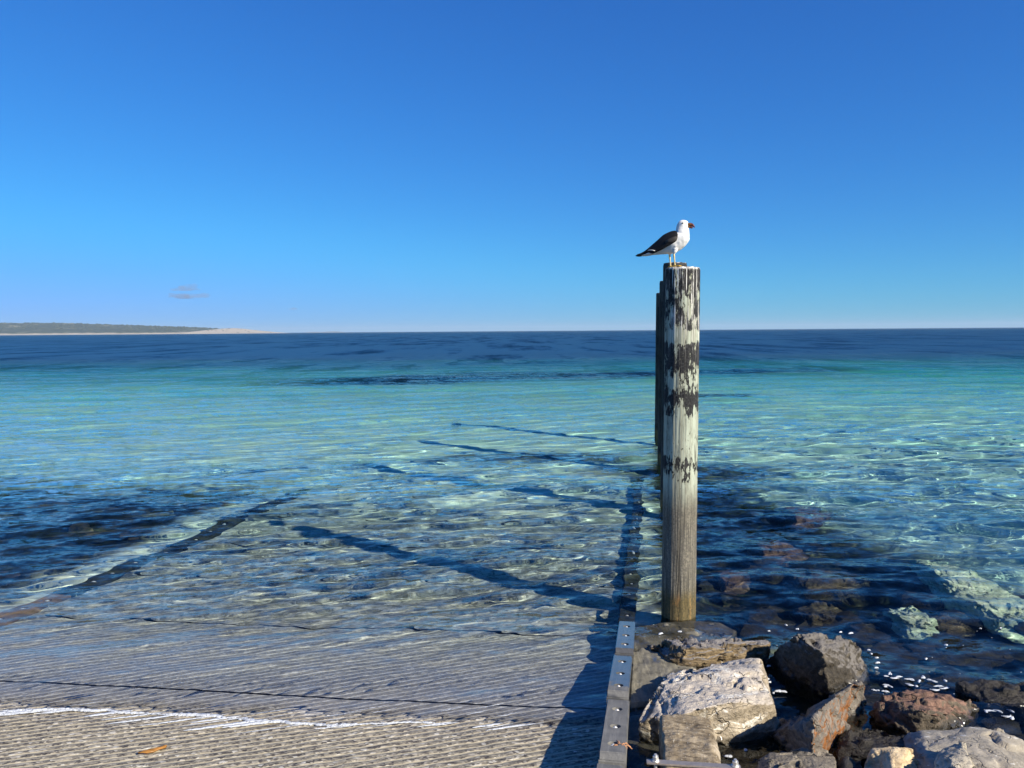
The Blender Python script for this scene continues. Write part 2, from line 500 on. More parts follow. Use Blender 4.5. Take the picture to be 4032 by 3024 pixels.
def mat_rock(name, cols, vein=None, strata=None, spots=None, wet_z=0.05, wet_amt=1.0, top=None, rough=0.75, bumpy=1.0, tint=None):
    """cols: dark, mid, light rock colour; vein / spots / tint: second colours with their own patches; top: sunlit tone on upward faces"""
    warm = lambda k: (k[0] * 1.05, k[1] * 0.98, k[2] * 0.88)
    cols = [warm(k) for k in cols]
    if top:
        top = (warm(top[0]), top[1])
    m = NM(name)
    p = m.pos()
    dirv = strata or (1, 1, 4)
    q = m.scalev(p, dirv)
    wv = m.vmath('ADD', q, m.scalev(m.noise(p, 5.0, 3, 0.6, col=True), (0.35, 0.35, 0.35)))
    n1 = m.noise(wv, 3.5, 8, 0.66)
    n2 = m.noise(p, 26.0, 6, 0.7)
    n3 = m.noise(wv, 14.0, 5, 0.7)
    f = m.math('ADD', m.math('MULTIPLY', n1, 0.55), m.math('ADD', m.math('MULTIPLY', n2, 0.2), m.math('MULTIPLY', n3, 0.25)))
    c = m.ramp(f, [(0.36, cols[0]), (0.5, cols[1]), (0.64, cols[2])])
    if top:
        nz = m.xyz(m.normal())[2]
        tm = m.step(m.math('ADD', nz, m.math('MULTIPLY', m.math('SUBTRACT', n1, 0.5), 0.8)), top[1], top[1] + 0.25)  # upward faces: own top tone with sunlit brightness put into the colour
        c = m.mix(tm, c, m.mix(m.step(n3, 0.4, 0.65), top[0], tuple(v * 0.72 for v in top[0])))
    if vein:
        d = m.math('ABSOLUTE', m.math('SUBTRACT', m.noise(wv, vein[1], 4, 0.55, 0.6), 0.5))
        c = m.mix(m.math('MULTIPLY', m.math('SUBTRACT', 1.0, m.step(d, 0.008, 0.03)), m.step(n1, 0.42, 0.55)), c, vein[0])
    if spots:
        s = m.step(m.noise(p, spots[1], 5, 0.65), spots[2], spots[2] + 0.06)
        c = m.mix(s, c, spots[0])
    if tint:
        nx = m.vmath('DOT_PRODUCT', m.normal(), tint[1])
        s = m.step(m.math('ADD', nx, m.math('MULTIPLY', m.math('SUBTRACT', n1, 0.5), 1.0)), tint[2], tint[2] + 0.3)
        c = m.mix(s, c, m.mix(m.step(n3, 0.42, 0.6), tint[0], tuple(v * 0.5 for v in tint[0])))
    crack = m.voro(wv, 2.6, 'Distance', 'DISTANCE_TO_EDGE')
    cm = m.math('MULTIPLY', m.math('SUBTRACT', 1.0, m.step(crack, 0.0, 0.018)), m.step(n1, 0.46, 0.56))
    c = m.mix(m.math('MULTIPLY', cm, 0.75), c, tuple(v * 0.3 for v in cols[0]))
    zz = m.math('ADD', m.xyz(p)[2], m.math('MULTIPLY', m.math('SUBTRACT', n1, 0.5), 0.12))
    wm = m.math('MULTIPLY', m.math('SUBTRACT', 1.0, m.step(zz, wet_z - 0.02, wet_z + 0.03)), wet_amt)
    c = m.mix(wm, c, m.mix(1.0, c, (0.30, 0.30, 0.29), 'MULTIPLY'))
    h = m.math('ADD', m.math('ADD', m.math('MULTIPLY', n3, 0.8), m.math('MULTIPLY', n2, 0.6)), m.math('MULTIPLY', cm, -0.6))
    m.bsdf(c, m.math('SUBTRACT', rough, m.math('MULTIPLY', wm, 0.4)), m.bump(h, 0.9 * bumpy, 0.03), spec=0.35, coat=m.math('MULTIPLY', wm, 0.6), coat_rough=0.18)
    return m.m

def mat_post(name, paint=True):  # paint False: far posts, their shade put into a near-black colour
    m = NM(name)
    o = m.coord('Object')
    x, y, z = m.xyz(o)
    streak = m.noise(m.scalev(o, (1, 1, 0.035)), 70.0, 5, 0.65)
    streak2 = m.noise(m.scalev(o, (1, 1, 0.05)), 24.0, 4, 0.6)
    blot = m.noise(m.scalev(o, (1, 1, 0.42)), 12.5, 7, 0.72)
    flake = m.noise(m.scalev(o, (1, 1, 0.45)), 34.0, 5, 0.7)
    speck = m.noise(o, 60.0, 4, 0.7)
    zn = m.math('DIVIDE', z, 3.3)
    zq = m.math('ADD', zn, m.math('MULTIPLY', m.math('SUBTRACT', blot, 0.5), 0.05))
    wood = m.ramp(streak, [(0.34, (0.06, 0.055, 0.043)), (0.5, (0.165, 0.15, 0.115)), (0.68, (0.29, 0.265, 0.205))])
    wood = m.mix(m.math('MULTIPLY', m.step(speck, 0.46, 0.62), 0.65), wood, (0.07, 0.065, 0.055))
    pale = m.mix(m.step(streak2, 0.4, 0.62), (0.40, 0.44, 0.35), (0.30, 0.31, 0.235))
    pale = m.mix(m.math('MULTIPLY', m.step(streak, 0.55, 0.72), 0.5), pale, (0.34, 0.31, 0.23))
    grime = m.step(m.noise(m.scalev(o, (1, 1, 0.25)), 30.0, 6, 0.75), 0.46, 0.68)
    pale = m.mix(m.math('MULTIPLY', grime, 0.6), pale, (0.15, 0.145, 0.11))
    # paint fades into bare weathered wood lower down
    c = m.mix(m.math('SUBTRACT', 1.0, m.step(zq, 0.30, 0.40)), pale, wood)
    # bands of flaking black coating, more or less complete by height
    cov = m.ramp(zn, [(0.0, 0.0), (0.34, 0.0), (0.38, 0.34), (0.44, 0.56), (0.475, 0.34), (0.55, 0.28), (0.58, 0.50), (0.635, 0.62), (0.665, 0.44), (0.70, 0.52), (0.775, 0.68), (0.79, 0.2), (0.805, 0.2), (0.82, 0.52), (0.9, 0.56), (0.97, 0.66)])
    mk = m.math('ADD', m.math('MULTIPLY', blot, 0.56), m.math('ADD', m.math('MULTIPLY', flake, 0.30), m.math('MULTIPLY', streak, 0.14)))
    thr = m.math('ADD', 0.32, m.math('MULTIPLY', cov, 0.36))
    black = m.step(m.math('SUBTRACT', thr, mk), -0.008, 0.012)
    black = m.math('MULTIPLY', black, m.step(cov, 0.01, 0.1))
    c = m.mix(black, c, m.mix(m.step(speck, 0.4, 0.7), (0.014, 0.014, 0.015), (0.05, 0.05, 0.05)))
    # white droppings running from the top
    run = m.noise(m.scalev(o, (1, 1, 0.02)), 75.0, 4, 0.6)
    brk = m.noise(m.scalev(o, (1, 1, 0.3)), 14.0, 4, 0.6)
    wl_ = m.math('MULTIPLY', m.step(run, 0.54, 0.60), m.step(brk, 0.42, 0.52))
    wl_ = m.math('MULTIPLY', wl_, m.step(zn, 0.70, 0.93))
    rim = m.math('MULTIPLY', m.step(zn, 0.983, 0.992), m.step(brk, 0.36, 0.5))
    c = m.mix(m.math('MAXIMUM', wl_, rim), c, (0.78, 0.76, 0.70))
    if not paint:
        c = m.mix(0.95, c, m.mix(m.step(speck, 0.4, 0.7), (0.006, 0.006, 0.007), (0.018, 0.018, 0.018)))
    # dark, damp and ochre foot
    lo = m.math('SUBTRACT', 1.0, m.step(zq, 0.045, 0.095))
    foot = m.ramp(streak2, [(0.3, (0.055, 0.045, 0.018)), (0.6, (0.17, 0.125, 0.05)), (0.78, (0.32, 0.19, 0.06))])
    foot = m.mix(m.math('MULTIPLY', m.step(speck, 0.42, 0.6), 0.6), foot, (0.045, 0.042, 0.02))
    foot = m.mix(m.step(blot, 0.55, 0.68), foot, (0.34, 0.17, 0.045))
    c = m.mix(m.math('MULTIPLY', lo, 0.9), c, foot)
    mid = m.math('MULTIPLY', m.step(zq, 0.08, 0.15), m.math('SUBTRACT', 1.0, m.step(zq, 0.24, 0.34)))
    c = m.mix(m.math('MULTIPLY', mid, m.math('MULTIPLY', m.step(speck, 0.35, 0.65), 0.55)), c, (0.10, 0.092, 0.08))
    crk = m.math('SUBTRACT', 1.0, m.step(m.math('ABSOLUTE', m.math('SUBTRACT', m.noise(m.scalev(o, (1, 1, 0.03)), 11.0, 3, 0.5), 0.5)), 0.0, 0.012))
    crk = m.math('MULTIPLY', crk, m.step(brk, 0.45, 0.55))
    c = m.mix(m.math('MULTIPLY', crk, 0.8), c, (0.02, 0.018, 0.015))
    h = m.math('ADD', m.math('MULTIPLY', streak, 0.7), m.math('ADD', m.math('MULTIPLY', black, -0.5), m.math('MULTIPLY', crk, -0.8)))
    m.bsdf(c, 0.8, m.bump(h, 0.8, 0.012), spec=0.25)
    return m.m
def mat_post_top():
    m = NM('post_end_grain')
    o = m.coord('Object')
    n = m.noise(o, 22, 5, 0.7)
    c = m.ramp(n, [(0.35, (0.10, 0.09, 0.08)), (0.5, (0.3, 0.27, 0.24)), (0.6, (0.62, 0.58, 0.52)), (0.75, (0.8, 0.78, 0.72))])
    m.bsdf(c, 0.9, m.bump(n, 0.8, 0.012), spec=0.2)
    return m.m

def mat_plain(name, col, rough=0.7, metal=0.0, var=0.25, scale=30.0, spec=0.4, bump=0.2):
    m = NM(name)
    o = m.coord('Object')
    n = m.noise(o, scale, 4, 0.6)
    c = m.mix(n, tuple(v * (1 - var) for v in col), tuple(min(1, v * (1 + var)) for v in col))
    m.bsdf(c, rough, m.bump(n, bump, 0.004), spec=spec, metal=metal)
    return m.m

M = {}
M['seabed'] = mat_seabed()
M['sea'] = mat_sea()
M['water_body'] = mat_water_body()
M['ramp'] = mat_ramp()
M['kerb'] = mat_concrete('kerb_concrete', (0.115, 0.115, 0.112), (0.19, 0.185, 0.17), True, 0.19)
M['kerb_weedy'] = mat_concrete('weedy_kerb_concrete', (0.16, 0.11, 0.06), (0.30, 0.20, 0.11), False)
M['kerb_mossy'] = mat_concrete('mossy_kerb_concrete', (0.012, 0.016, 0.014), (0.05, 0.055, 0.035), False)
M['apron'] = mat_concrete('wet_apron_concrete', (0.10, 0.092, 0.068), (0.25, 0.23, 0.175), True, -0.01, 0.8)
M['post'] = mat_post('flaking_painted_timber')
M['post_dark'] = mat_post('shade_black_timber', False)
M['post_end'] = mat_post_top()

# ------------------------------------------------------------------ the seabed: one sheet to the horizon
def radial_rows(d0, d1, n, far):
    inv = np.linspace(1 / d0, 1 / d1, n)
    d = 1 / inv
    return np.concatenate([d, np.geomspace(d1, far, 16)[1:]])
def build_seabed():
    near = np.arange(-4.0, 4.0, 0.5)
    rows = np.concatenate([near, np.arange(4, 20, 0.12), np.geomspace(20, 14000, 120)])
    cols = np.linspace(-1.9, 1.9, 240)
    YY, CC = np.meshgrid(rows, cols, indexing='ij')
    XX = CC * np.maximum(YY, 8.0)
    ZZ = seabed_z(XX, YY)
    P = np.stack([XX, YY, ZZ], -1).reshape(-1, 3)
    P[:, 2] += 0.05 * fbm(P * [1, 1, 0], 1.7, 3) * (np.abs(P[:, 0]) < 60) * (1 - sstep(P[:, 1], 10, 40))
    o = fast_grid('seabed', P, len(rows), len(cols), M['seabed'])
    tag(o, kind='structure')
build_seabed()

# ------------------------------------------------------------------ the sea
def build_sea():
    d = radial_rows(3.9, 1500.0, 760, 14000.0)
    cols = np.linspace(-1.3, 1.3, 980)
    DD, CC = np.meshgrid(d, cols, indexing='ij')
    X = CC * DD
    Y = DD.copy()
    space = np.gradient(d)[:, None] * np.ones_like(X)
    spx = d[:, None] * (cols[1] - cols[0]) * np.ones_like(X)
    rng = np.random.default_rng(11)
    Z = np.zeros_like(X)
    lost = np.zeros_like(X)
    depth = -seabed_z(X, Y)
    w = w_of(X, Y)
    calm = 0.40 + 0.85 * sstep(w, 5.2, 8.5)
    calm = calm * (1.0 + 0.25 * sstep(l_of(X, Y), 0.5, 2.0))
    # slow patches of more and less ruffled water
    patch = 1.0 + 0.35 * vnoise(X * 0.11, Y * 0.07, X * 0 + 3.3)
    waves = []
    for lam, rms, n, spread in ((4.2, 0.022, 9, 0.35), (1.9, 0.034, 12, 0.4), (0.95, 0.034, 16, 0.45), (0.5, 0.046, 20, 0.5), (0.28, 0.055, 22, 0.55), (0.16, 0.045, 18, 0.7), (0.09, 0.022, 14, 0.9)):
        for _ in range(n):
            l_ = lam * math.exp(rng.normal(0, 0.22))
            base = (0.34, -0.30, 0.02)[int(rng.integers(0, 3))]
            th = base + rng.normal(0, spread * 0.6)
            k = 2 * math.pi / l_
            slope = rms * math.sqrt(2.0 / n)
            waves.append((k * math.sin(th), -k * math.cos(th), slope / k, rng.random() * 6.28, l_, slope, base))
    rowlost = np.zeros(len(d))
    fine_ = 1 - 0.72 * sstep(depth, 0.10, 0.40)            # the smallest ripples of deeper water live in the surface's shading normal
    gentle = 1 - 0.45 * sstep(depth, 0.2, 0.7)
    rs = np.gradient(d)
    side = {0.34: 1.25 - 0.8 * sstep(l_of(X, Y) / np.maximum(DD, 6), -0.12, 0.22), -0.30: 0.45 + 0.8 * sstep(l_of(X, Y) / np.maximum(DD, 6), -0.22, 0.12), 0.02: np.ones_like(X)}
    for kx, ky, a, ph, l_, slope, base in waves:
        fade_r = 1 - sstep(rs, l_ / 4.0, l_ / 2.0)
        cs = d * (cols[1] - cols[0])
        fade_r = fade_r * (1 - sstep(cs, l_ / 4.0, l_ / 2.2))
        rowlost += (slope ** 2 / 2) * (1 - fade_r ** 2)
        use = fade_r > 0
        if not use.any():
            continue
        n_use = int(np.nonzero(use)[0].max()) + 1
        ang = kx * X[:n_use] + ky * Y[:n_use] + ph
        s = np.sin(ang)
        soft = 1.0 if l_ > 0.4 else gentle[:n_use] if l_ > 0.21 else fine_[:n_use]
        Z[:n_use] += (a * fade_r[:n_use, None]) * soft * side[base][:n_use] * (s + 0.22 * np.cos(2 * ang))
    Z *= calm * patch
    # a sheet of swash that runs a little up the ramp and the low edges of the rocks
    Z += 0.012 * (1 - sstep(w, 5.3, 7.0)) * vnoise(X * 1.3, Y * 1.3, X * 0 + 9.0)
    chop = np.sqrt(rowlost)[:, None] * (6.0 + 3.5 * sstep(Y, 14, 40) + 1.5 * sstep(Y, 60, 120)) * np.ones_like(X) * np.clip(patch, 0.6, 1.5) + 0.14 + 0.34 * (1 - fine_)
    P = np.stack([X, Y, Z], -1).reshape(-1, 3)
    o = fast_grid('sea', P, len(d), len(cols), M['sea'])
    a_ = o.data.attributes.new('chop', 'FLOAT', 'POINT')
    a_.data.foreach_set('value', chop.ravel().astype(np.float32))
    o.cycles.is_caustics_caster = True
    tag(o, kind='structure')
    # the body of water under the surface, a closed volume that tints what lies below
    ri = np.unique(np.concatenate([np.arange(0, len(d), 2), [len(d) - 1]]))
    ci = np.unique(np.concatenate([np.arange(0, len(cols), 3), [len(cols) - 1]]))
    Xs, Ys = X[np.ix_(ri, ci)], Y[np.ix_(ri, ci)]
    Zs = np.full_like(Xs, -np.inf)
    for a in range(-2, 3):
        for b in range(-3, 4):
            Zs = np.maximum(Zs, Z[np.ix_(np.clip(ri + a, 0, len(d) - 1), np.clip(ci + b, 0, len(cols) - 1))])
    nr, nc = Xs.shape
    P = np.stack([Xs, Ys, Zs + 0.004], -1).reshape(-1, 3)
    F = grid_faces(nr, nc)
    ring = np.concatenate([np.arange(nc), (np.arange(1, nr) * nc + nc - 1), ((nr - 1) * nc + np.arange(nc - 2, -1, -1)), (np.arange(nr - 2, 0, -1) * nc)])
    base = len(P)
    Pb = P[ring].copy()
    Pb[:, 2] = -8.0
    Pt = np.concatenate([P, Pb, [[0, 5000.0, -8.0]]])
    m_ = len(ring)
    i = np.arange(m_)
    j = (i + 1) % m_
    SK = np.stack([ring[j], ring[i], base + i, base + j], 1)
    BT = np.stack([base + j, base + i, np.full(m_, base + m_)], 1)
    me = bpy.data.meshes.new('water_body')
    me.from_pydata(Pt.tolist(), [], F.tolist() + SK.tolist() + BT.tolist())
    me.materials.append(M['water_body'])
    o = bpy.data.objects.new('water_body', me)
    COL.objects.link(o)
    tag(o, kind='structure')
build_sea()

# ------------------------------------------------------------------ the boat ramp: grooved concrete panels
def build_ramp():
    root = empty('boat_ramp', (0, 0, 0))
    tag(root, kind='structure')
    jn = np.array((0.1133, 0.9936)); jd = np.array((0.9936, -0.1133))
    ln = np.array((L.x, L.y))
    gd, gn = np.array(G_DIR), np.array((-G_DIR[1], G_DIR[0]))
    edges = [5.37 + 1.465 * k for k in range(-2, 7)]
    def solve(j, l):
        return np.linalg.solve(np.array([jn, ln]), np.array([j, l]))
    for a, b in zip(edges[:-1], edges[1:]):
        a2, b2 = a + 0.012, b - 0.012
        poly = [solve(a2, LEFT_L), solve(a2, KERB_L), solve(b2, KERB_L), solve(b2, LEFT_L)]
        pv = [q @ gn for q in poly]
        step = G_PER / 8
        vs_ = np.arange(min(pv), max(pv), step)
        rows = []
        for v in vs_:
            us = []
            for i in range(4):
                p, q = poly[i], poly[(i + 1) % 4]
                vp, vq = pv[i], pv[(i + 1) % 4]
                if (vp - v) * (vq - v) <= 0 and abs(vp - vq) > 1e-9:
                    t = (v - vp) / (vq - vp)
                    us.append((p + (q - p) * t) @ gd)
            if len(us) < 2:
                continue
            rows.append((v, min(us), max(us)))
        nc = 64 if a < 9 else 30
        V = np.array([r[0] for r in rows])[:, None] * np.ones((1, nc))
        U = np.array([np.linspace(r[1], r[2], nc) for r in rows])
        XY = U[..., None] * gd + V[..., None] * gn
        ph = np.mod(V / G_PER, 1.0)
        tri = np.abs(ph - 0.5)
        prof = 0.0035 * (1 - sstep(tri, 0.28, 0.42))
        Z = ramp_z(XY[..., 0], XY[..., 1]) + prof * (1 - 0.75 * sstep(w_of(XY[..., 0], XY[..., 1]), 5.2, 6.6)) - 0.006
        P = np.stack([XY[..., 0], XY[..., 1], Z], -1)
        P[..., 2] += 0.004 * fbm(P * [1, 1, 0], 9.0, 2)
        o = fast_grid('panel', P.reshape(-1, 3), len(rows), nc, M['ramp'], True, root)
build_ramp()

# ------------------------------------------------------------------ kerb beams with recessed bolts
def on_ramp(s, l):
    """point at distance s along the ramp direction and l across it, on the ramp surface"""
    p = D * s + L * l
    return Vector((p.x, p.y, float(ramp_z(p.x, p.y))))
M['bolt'] = mat_plain('dull_bolt_steel', (0.72, 0.71, 0.68), 0.5, 0.25, 0.2)
KW, KH, KLEN = 0.150, 0.215, 0.955
def kerb_mesh():
    bm = bmesh.new()
    bmesh.ops.create_cube(bm, size=1.0)
    for v in bm.verts:
        v.co = Vector((v.co.x * KW, (v.co.y + 0.5) * KLEN, v.co.z * KH + KH / 2))
    # chamfer at the near end: the top edge is cut back
    near_top = [e for e in bm.edges if all(v.co.y < 0.001 and v.co.z > KH - 0.001 for v in e.verts)]
    bmesh.ops.bevel(bm, geom=near_top, offset=0.035, segments=1, affect='EDGES')
    bmesh.ops.bevel(bm, geom=[e for e in bm.edges if abs(e.verts[0].co.z - e.verts[1].co.z) < 0.04 and max(v.co.z for v in e.verts) > KH - 0.05], offset=0.006, segments=2, affect='EDGES')
    o = bm_obj('kerb_beam', bm, M['kerb'])
    cutters = []
    for t in (0.17, 0.47, 0.80):
        c = bmesh.new()
        bmesh.ops.create_cone(c, cap_ends=True, segments=28, radius1=0.034, radius2=0.034, depth=0.09)
        bmesh.ops.translate(c, verts=c.verts, vec=(0, t * KLEN, KH))
        co = bm_obj('cutter', c, M['kerb'])
        md = o.modifiers.new('hole', 'BOOLEAN')
        md.operation = 'DIFFERENCE'
        md.object = co
        cutters.append(co)
    me = evaluated_mesh(o)
    bpy.data.objects.remove(o)
    for c in cutters:
        bpy.data.objects.remove(c)
    return me
def bolt_mesh():
    bm = bmesh.new()
    bmesh.ops.create_cone(bm, cap_ends=True, segments=20, radius1=0.024, radius2=0.024, depth=0.006)
    bmesh.ops.translate(bm, verts=bm.verts, vec=(0, 0, 0.003))
    r = bmesh.ops.create_cone(bm, cap_ends=True, segments=6, radius1=0.017, radius2=0.015, depth=0.02)
    bmesh.ops.translate(bm, verts=r['verts'], vec=(0, 0, 0.018))
    r = bmesh.ops.create_uvsphere(bm, u_segments=12, v_segments=6, radius=0.010)
    bmesh.ops.translate(bm, verts=r['verts'], vec=(0, 0, 0.026))
    me = bpy.data.meshes.new('bolt')
    bm.to_mesh(me)
    bm.free()
    me.materials.append(M['bolt'])
    return me
K_ME, B_ME = kerb_mesh(), bolt_mesh()
K_ME.name = 'kerb_beam'
K_WEEDY = K_ME.copy()
K_WEEDY.materials.clear()
K_WEEDY.materials.append(M['kerb_weedy'])
K_DARK = K_ME.copy()
K_DARK.materials.clear()
K_DARK.materials.append(M['kerb_mossy'])
def kerb_beam(s, l, label, group, mesh=None, tilt=0.03, sink=0.0, yaw=0.0):
    a, b = on_ramp(s, l), on_ramp(s + 1.0, l)
    d = (b - a)
    d.z -= tilt
    d.normalize()
    o = bpy.data.objects.new('kerb_beam', mesh or K_ME)
    COL.objects.link(o)
    yv = (Matrix.Rotation(yaw, 3, 'Z') @ d)
    xv = yv.cross(Vector((0, 0, 1))).normalized()
    zv = xv.cross(yv)
    o.matrix_world = Matrix.Translation(a + Vector((0, 0, -sink))) @ Matrix((xv, yv, zv)).transposed().to_4x4()
    tag(o, label, 'kerb', group)
    for t in (0.17, 0.47, 0.80):
        q = bpy.data.objects.new('bolt', B_ME)
        COL.objects.link(q)
        q.parent = o
        q.location = (0, t * KLEN, KH - 0.036)
    return o
    return o
GK = 'kerb beams down the right edge of the ramp'
k0 = at_z(2409, 3002, 0.31)
S0 = D.dot(k0)
KL = L.dot(k0)
klabels = ['dark grey concrete kerb beam nearest the camera with dried orange seaweed on it',
           'wet dark kerb beam with three bolt holes, between the nearest one and the half submerged one',
           'half submerged kerb beam at the water line, its far end under water']
for i in range(-1, 11):
    if i < 0:
        lab = 'grey kerb beam cut off by the bottom edge, just before the one with orange seaweed'
    else:
        lab = klabels[i] if i < 3 else 'drowned concrete kerb beam running out beneath the row of posts'
    kerb_beam(S0 + i * 1.0, KL - 0.012 * (i % 2), lab, GK, None if i < 3 else K_DARK, tilt=0.032, yaw=0.004 * (-1) ** i, sink=0.0 if i < 3 else 0.06)

# drowned kerb on the left edge of the ramp
GKL = 'drowned kerb beams along the left edge of the ramp'
for i in range(0, 7):
    lab = 'orange brown weedy kerb beam under water at the left edge of the photo' if i == 0 else 'dim drowned kerb beam along the far left edge of the ramp'
    kerb_beam(6.05 + i * 1.0, LEFT_L - 0.14, lab, GKL, K_WEEDY if i == 0 else K_DARK, tilt=0.03, sink=0.12 if i == 0 else 0.10 + 0.015 * (i % 3)).scale.x = 1.5

# ------------------------------------------------------------------ rough concrete apron between kerb and rocks
def build_apron():
    out = [(2500, 2462), (2700, 2440), (2830, 2450), (2900, 2480), (2820, 2560), (2760, 2620), (2660, 2700), (2560, 2790), (2480, 2800)]
    pts = [at_z(x, y, -0.02) for x, y in out]
    bm = bmesh.new()
    ring = [bm.verts.new((p.x, p.y, 0)) for p in pts]
    f = bm.faces.new(ring)
    bmesh.ops.triangulate(bm, faces=[f])
    for _ in range(5):
        bmesh.ops.subdivide_edges(bm, edges=bm.edges[:], cuts=1, use_grid_fill=True)
    P = np.array([v.co[:] for v in bm.verts])
    n = fbm(P, 5.0, 4) * 0.012 + fbm(P, 22.0, 3) * 0.006
    for v, k in zip(bm.verts, n):
        v.co.z = 0.035 - 0.045 * (v.co.y - 5.4) + k
    ext = bmesh.ops.extrude_face_region(bm, geom=bm.faces[:])
    for e in ext['geom']:
        if isinstance(e, bmesh.types.BMVert):
            e.co.z -= 0.5
    bmesh.ops.recalc_face_normals(bm, faces=bm.faces[:])
    o = bm_obj('concrete_apron', bm, M['apron'], smooth=True)
    tag(o, kind='structure')
build_apron()

# ------------------------------------------------------------------ the posts
def build_post(px_c, Y, ztop, rad, label, near=False, lean=0.0):
    base = at(px_c, 1300 + FPX * CAM_H / Y, Y)
    nseg, nr = (128, 420) if near else (64, 120)
    zb = -0.9
    zs = np.linspace(zb, ztop, nr)
    th = np.linspace(0, 2 * math.pi, nseg, endpoint=False)
    TT, ZZ = np.meshgrid(th, zs)
    rr = rad * (1.0 + 0.02 * np.sin(TT * 2 + 0.6) + 0.010 * np.sin(TT * 3 + ZZ * 0.7))
    rr = rr * (1 + 0.012 * np.clip((1.0 - ZZ), 0, 1.0))
    C = np.stack([np.cos(TT), np.sin(TT), ZZ], -1)
    q = C * [9, 9, 0.35]
    rr = rr + 0.0022 * fbm(q, 1.0, 3) + 0.0012 * fbm(C * [30, 30, 0.7], 1.0, 2)
    q2 = C * [4.0, 4.0, 2.0]
    rr = rr + 0.002 * fbm(q2, 1.0, 4)
    edge = sstep(ZZ, ztop - 0.02, ztop)
    rr = rr * (1 - 0.05 * edge)
    X, Y2 = np.cos(TT) * rr, np.sin(TT) * rr
    P = np.stack([X, Y2, ZZ], -1)
    # rough chewed rim
    top = nr - 1
    P[top, :, 2] += 0.008 * fbm(C[top] * [5, 5, 0], 1.0, 3)
    verts = P.reshape(-1, 3).tolist()
    faces, mi = [], []
    for r_ in range(nr - 1):
        for c_ in range(nseg):
            a = r_ * nseg + c_
            b = r_ * nseg + (c_ + 1) % nseg
            faces.append((a, b, b + nseg, a + nseg))
            mi.append(0)
    # end grain: rings towards the middle
    prev = top * nseg
    for k, f in enumerate((0.85, 0.6, 0.3)):
        cur = len(verts)
        for c_ in range(nseg):
            v = P[top, c_]
            z = ztop + 0.012 * (1 - f) + 0.006 * math.sin(c_ * 0.7 + k * 2) * f
            verts.append((v[0] * f, v[1] * f, z))
        for c_ in range(nseg):
            c2 = (c_ + 1) % nseg
            faces.append((prev + c_, prev + c2, cur + c2, cur + c_))
            mi.append(1)
        prev = cur
    verts.append((0, 0, ztop + 0.014))
    for c_ in range(nseg):
        faces.append((prev + c_, prev + (c_ + 1) % nseg, len(verts) - 1))
        mi.append(1)
    o = mesh_obj('timber_post', verts, faces, None, smooth=True, mats=[M['post' if near else 'post_dark'], M['post_end']], midx=mi)
    o.location = (base.x, base.y, 0)
    o.rotation_euler = (0, lean, 0.4)
    tag(o, label, 'post', 'timber posts standing in the sea in a row')
    return o
POST_Y = 7.2
post = build_post(2672, POST_Y, 3.27, 0.160, 'pale timber post with flaking black paint and a gull on top, nearest of the row', True, R(0.25))
build_post(2646, 11.7, 3.70, 0.178, 'dark shaded post right behind the gull post, second in the row', lean=R(0.35))
build_post(2622, 15.3, 3.66, 0.165, 'dark slim post, third in the row, its left side showing past the second', lean=R(0.3))
build_post(2604, 19.0, 3.60, 0.165, 'farthest and thinnest looking dark post of the row, leftmost in the photo', lean=R(0.3))

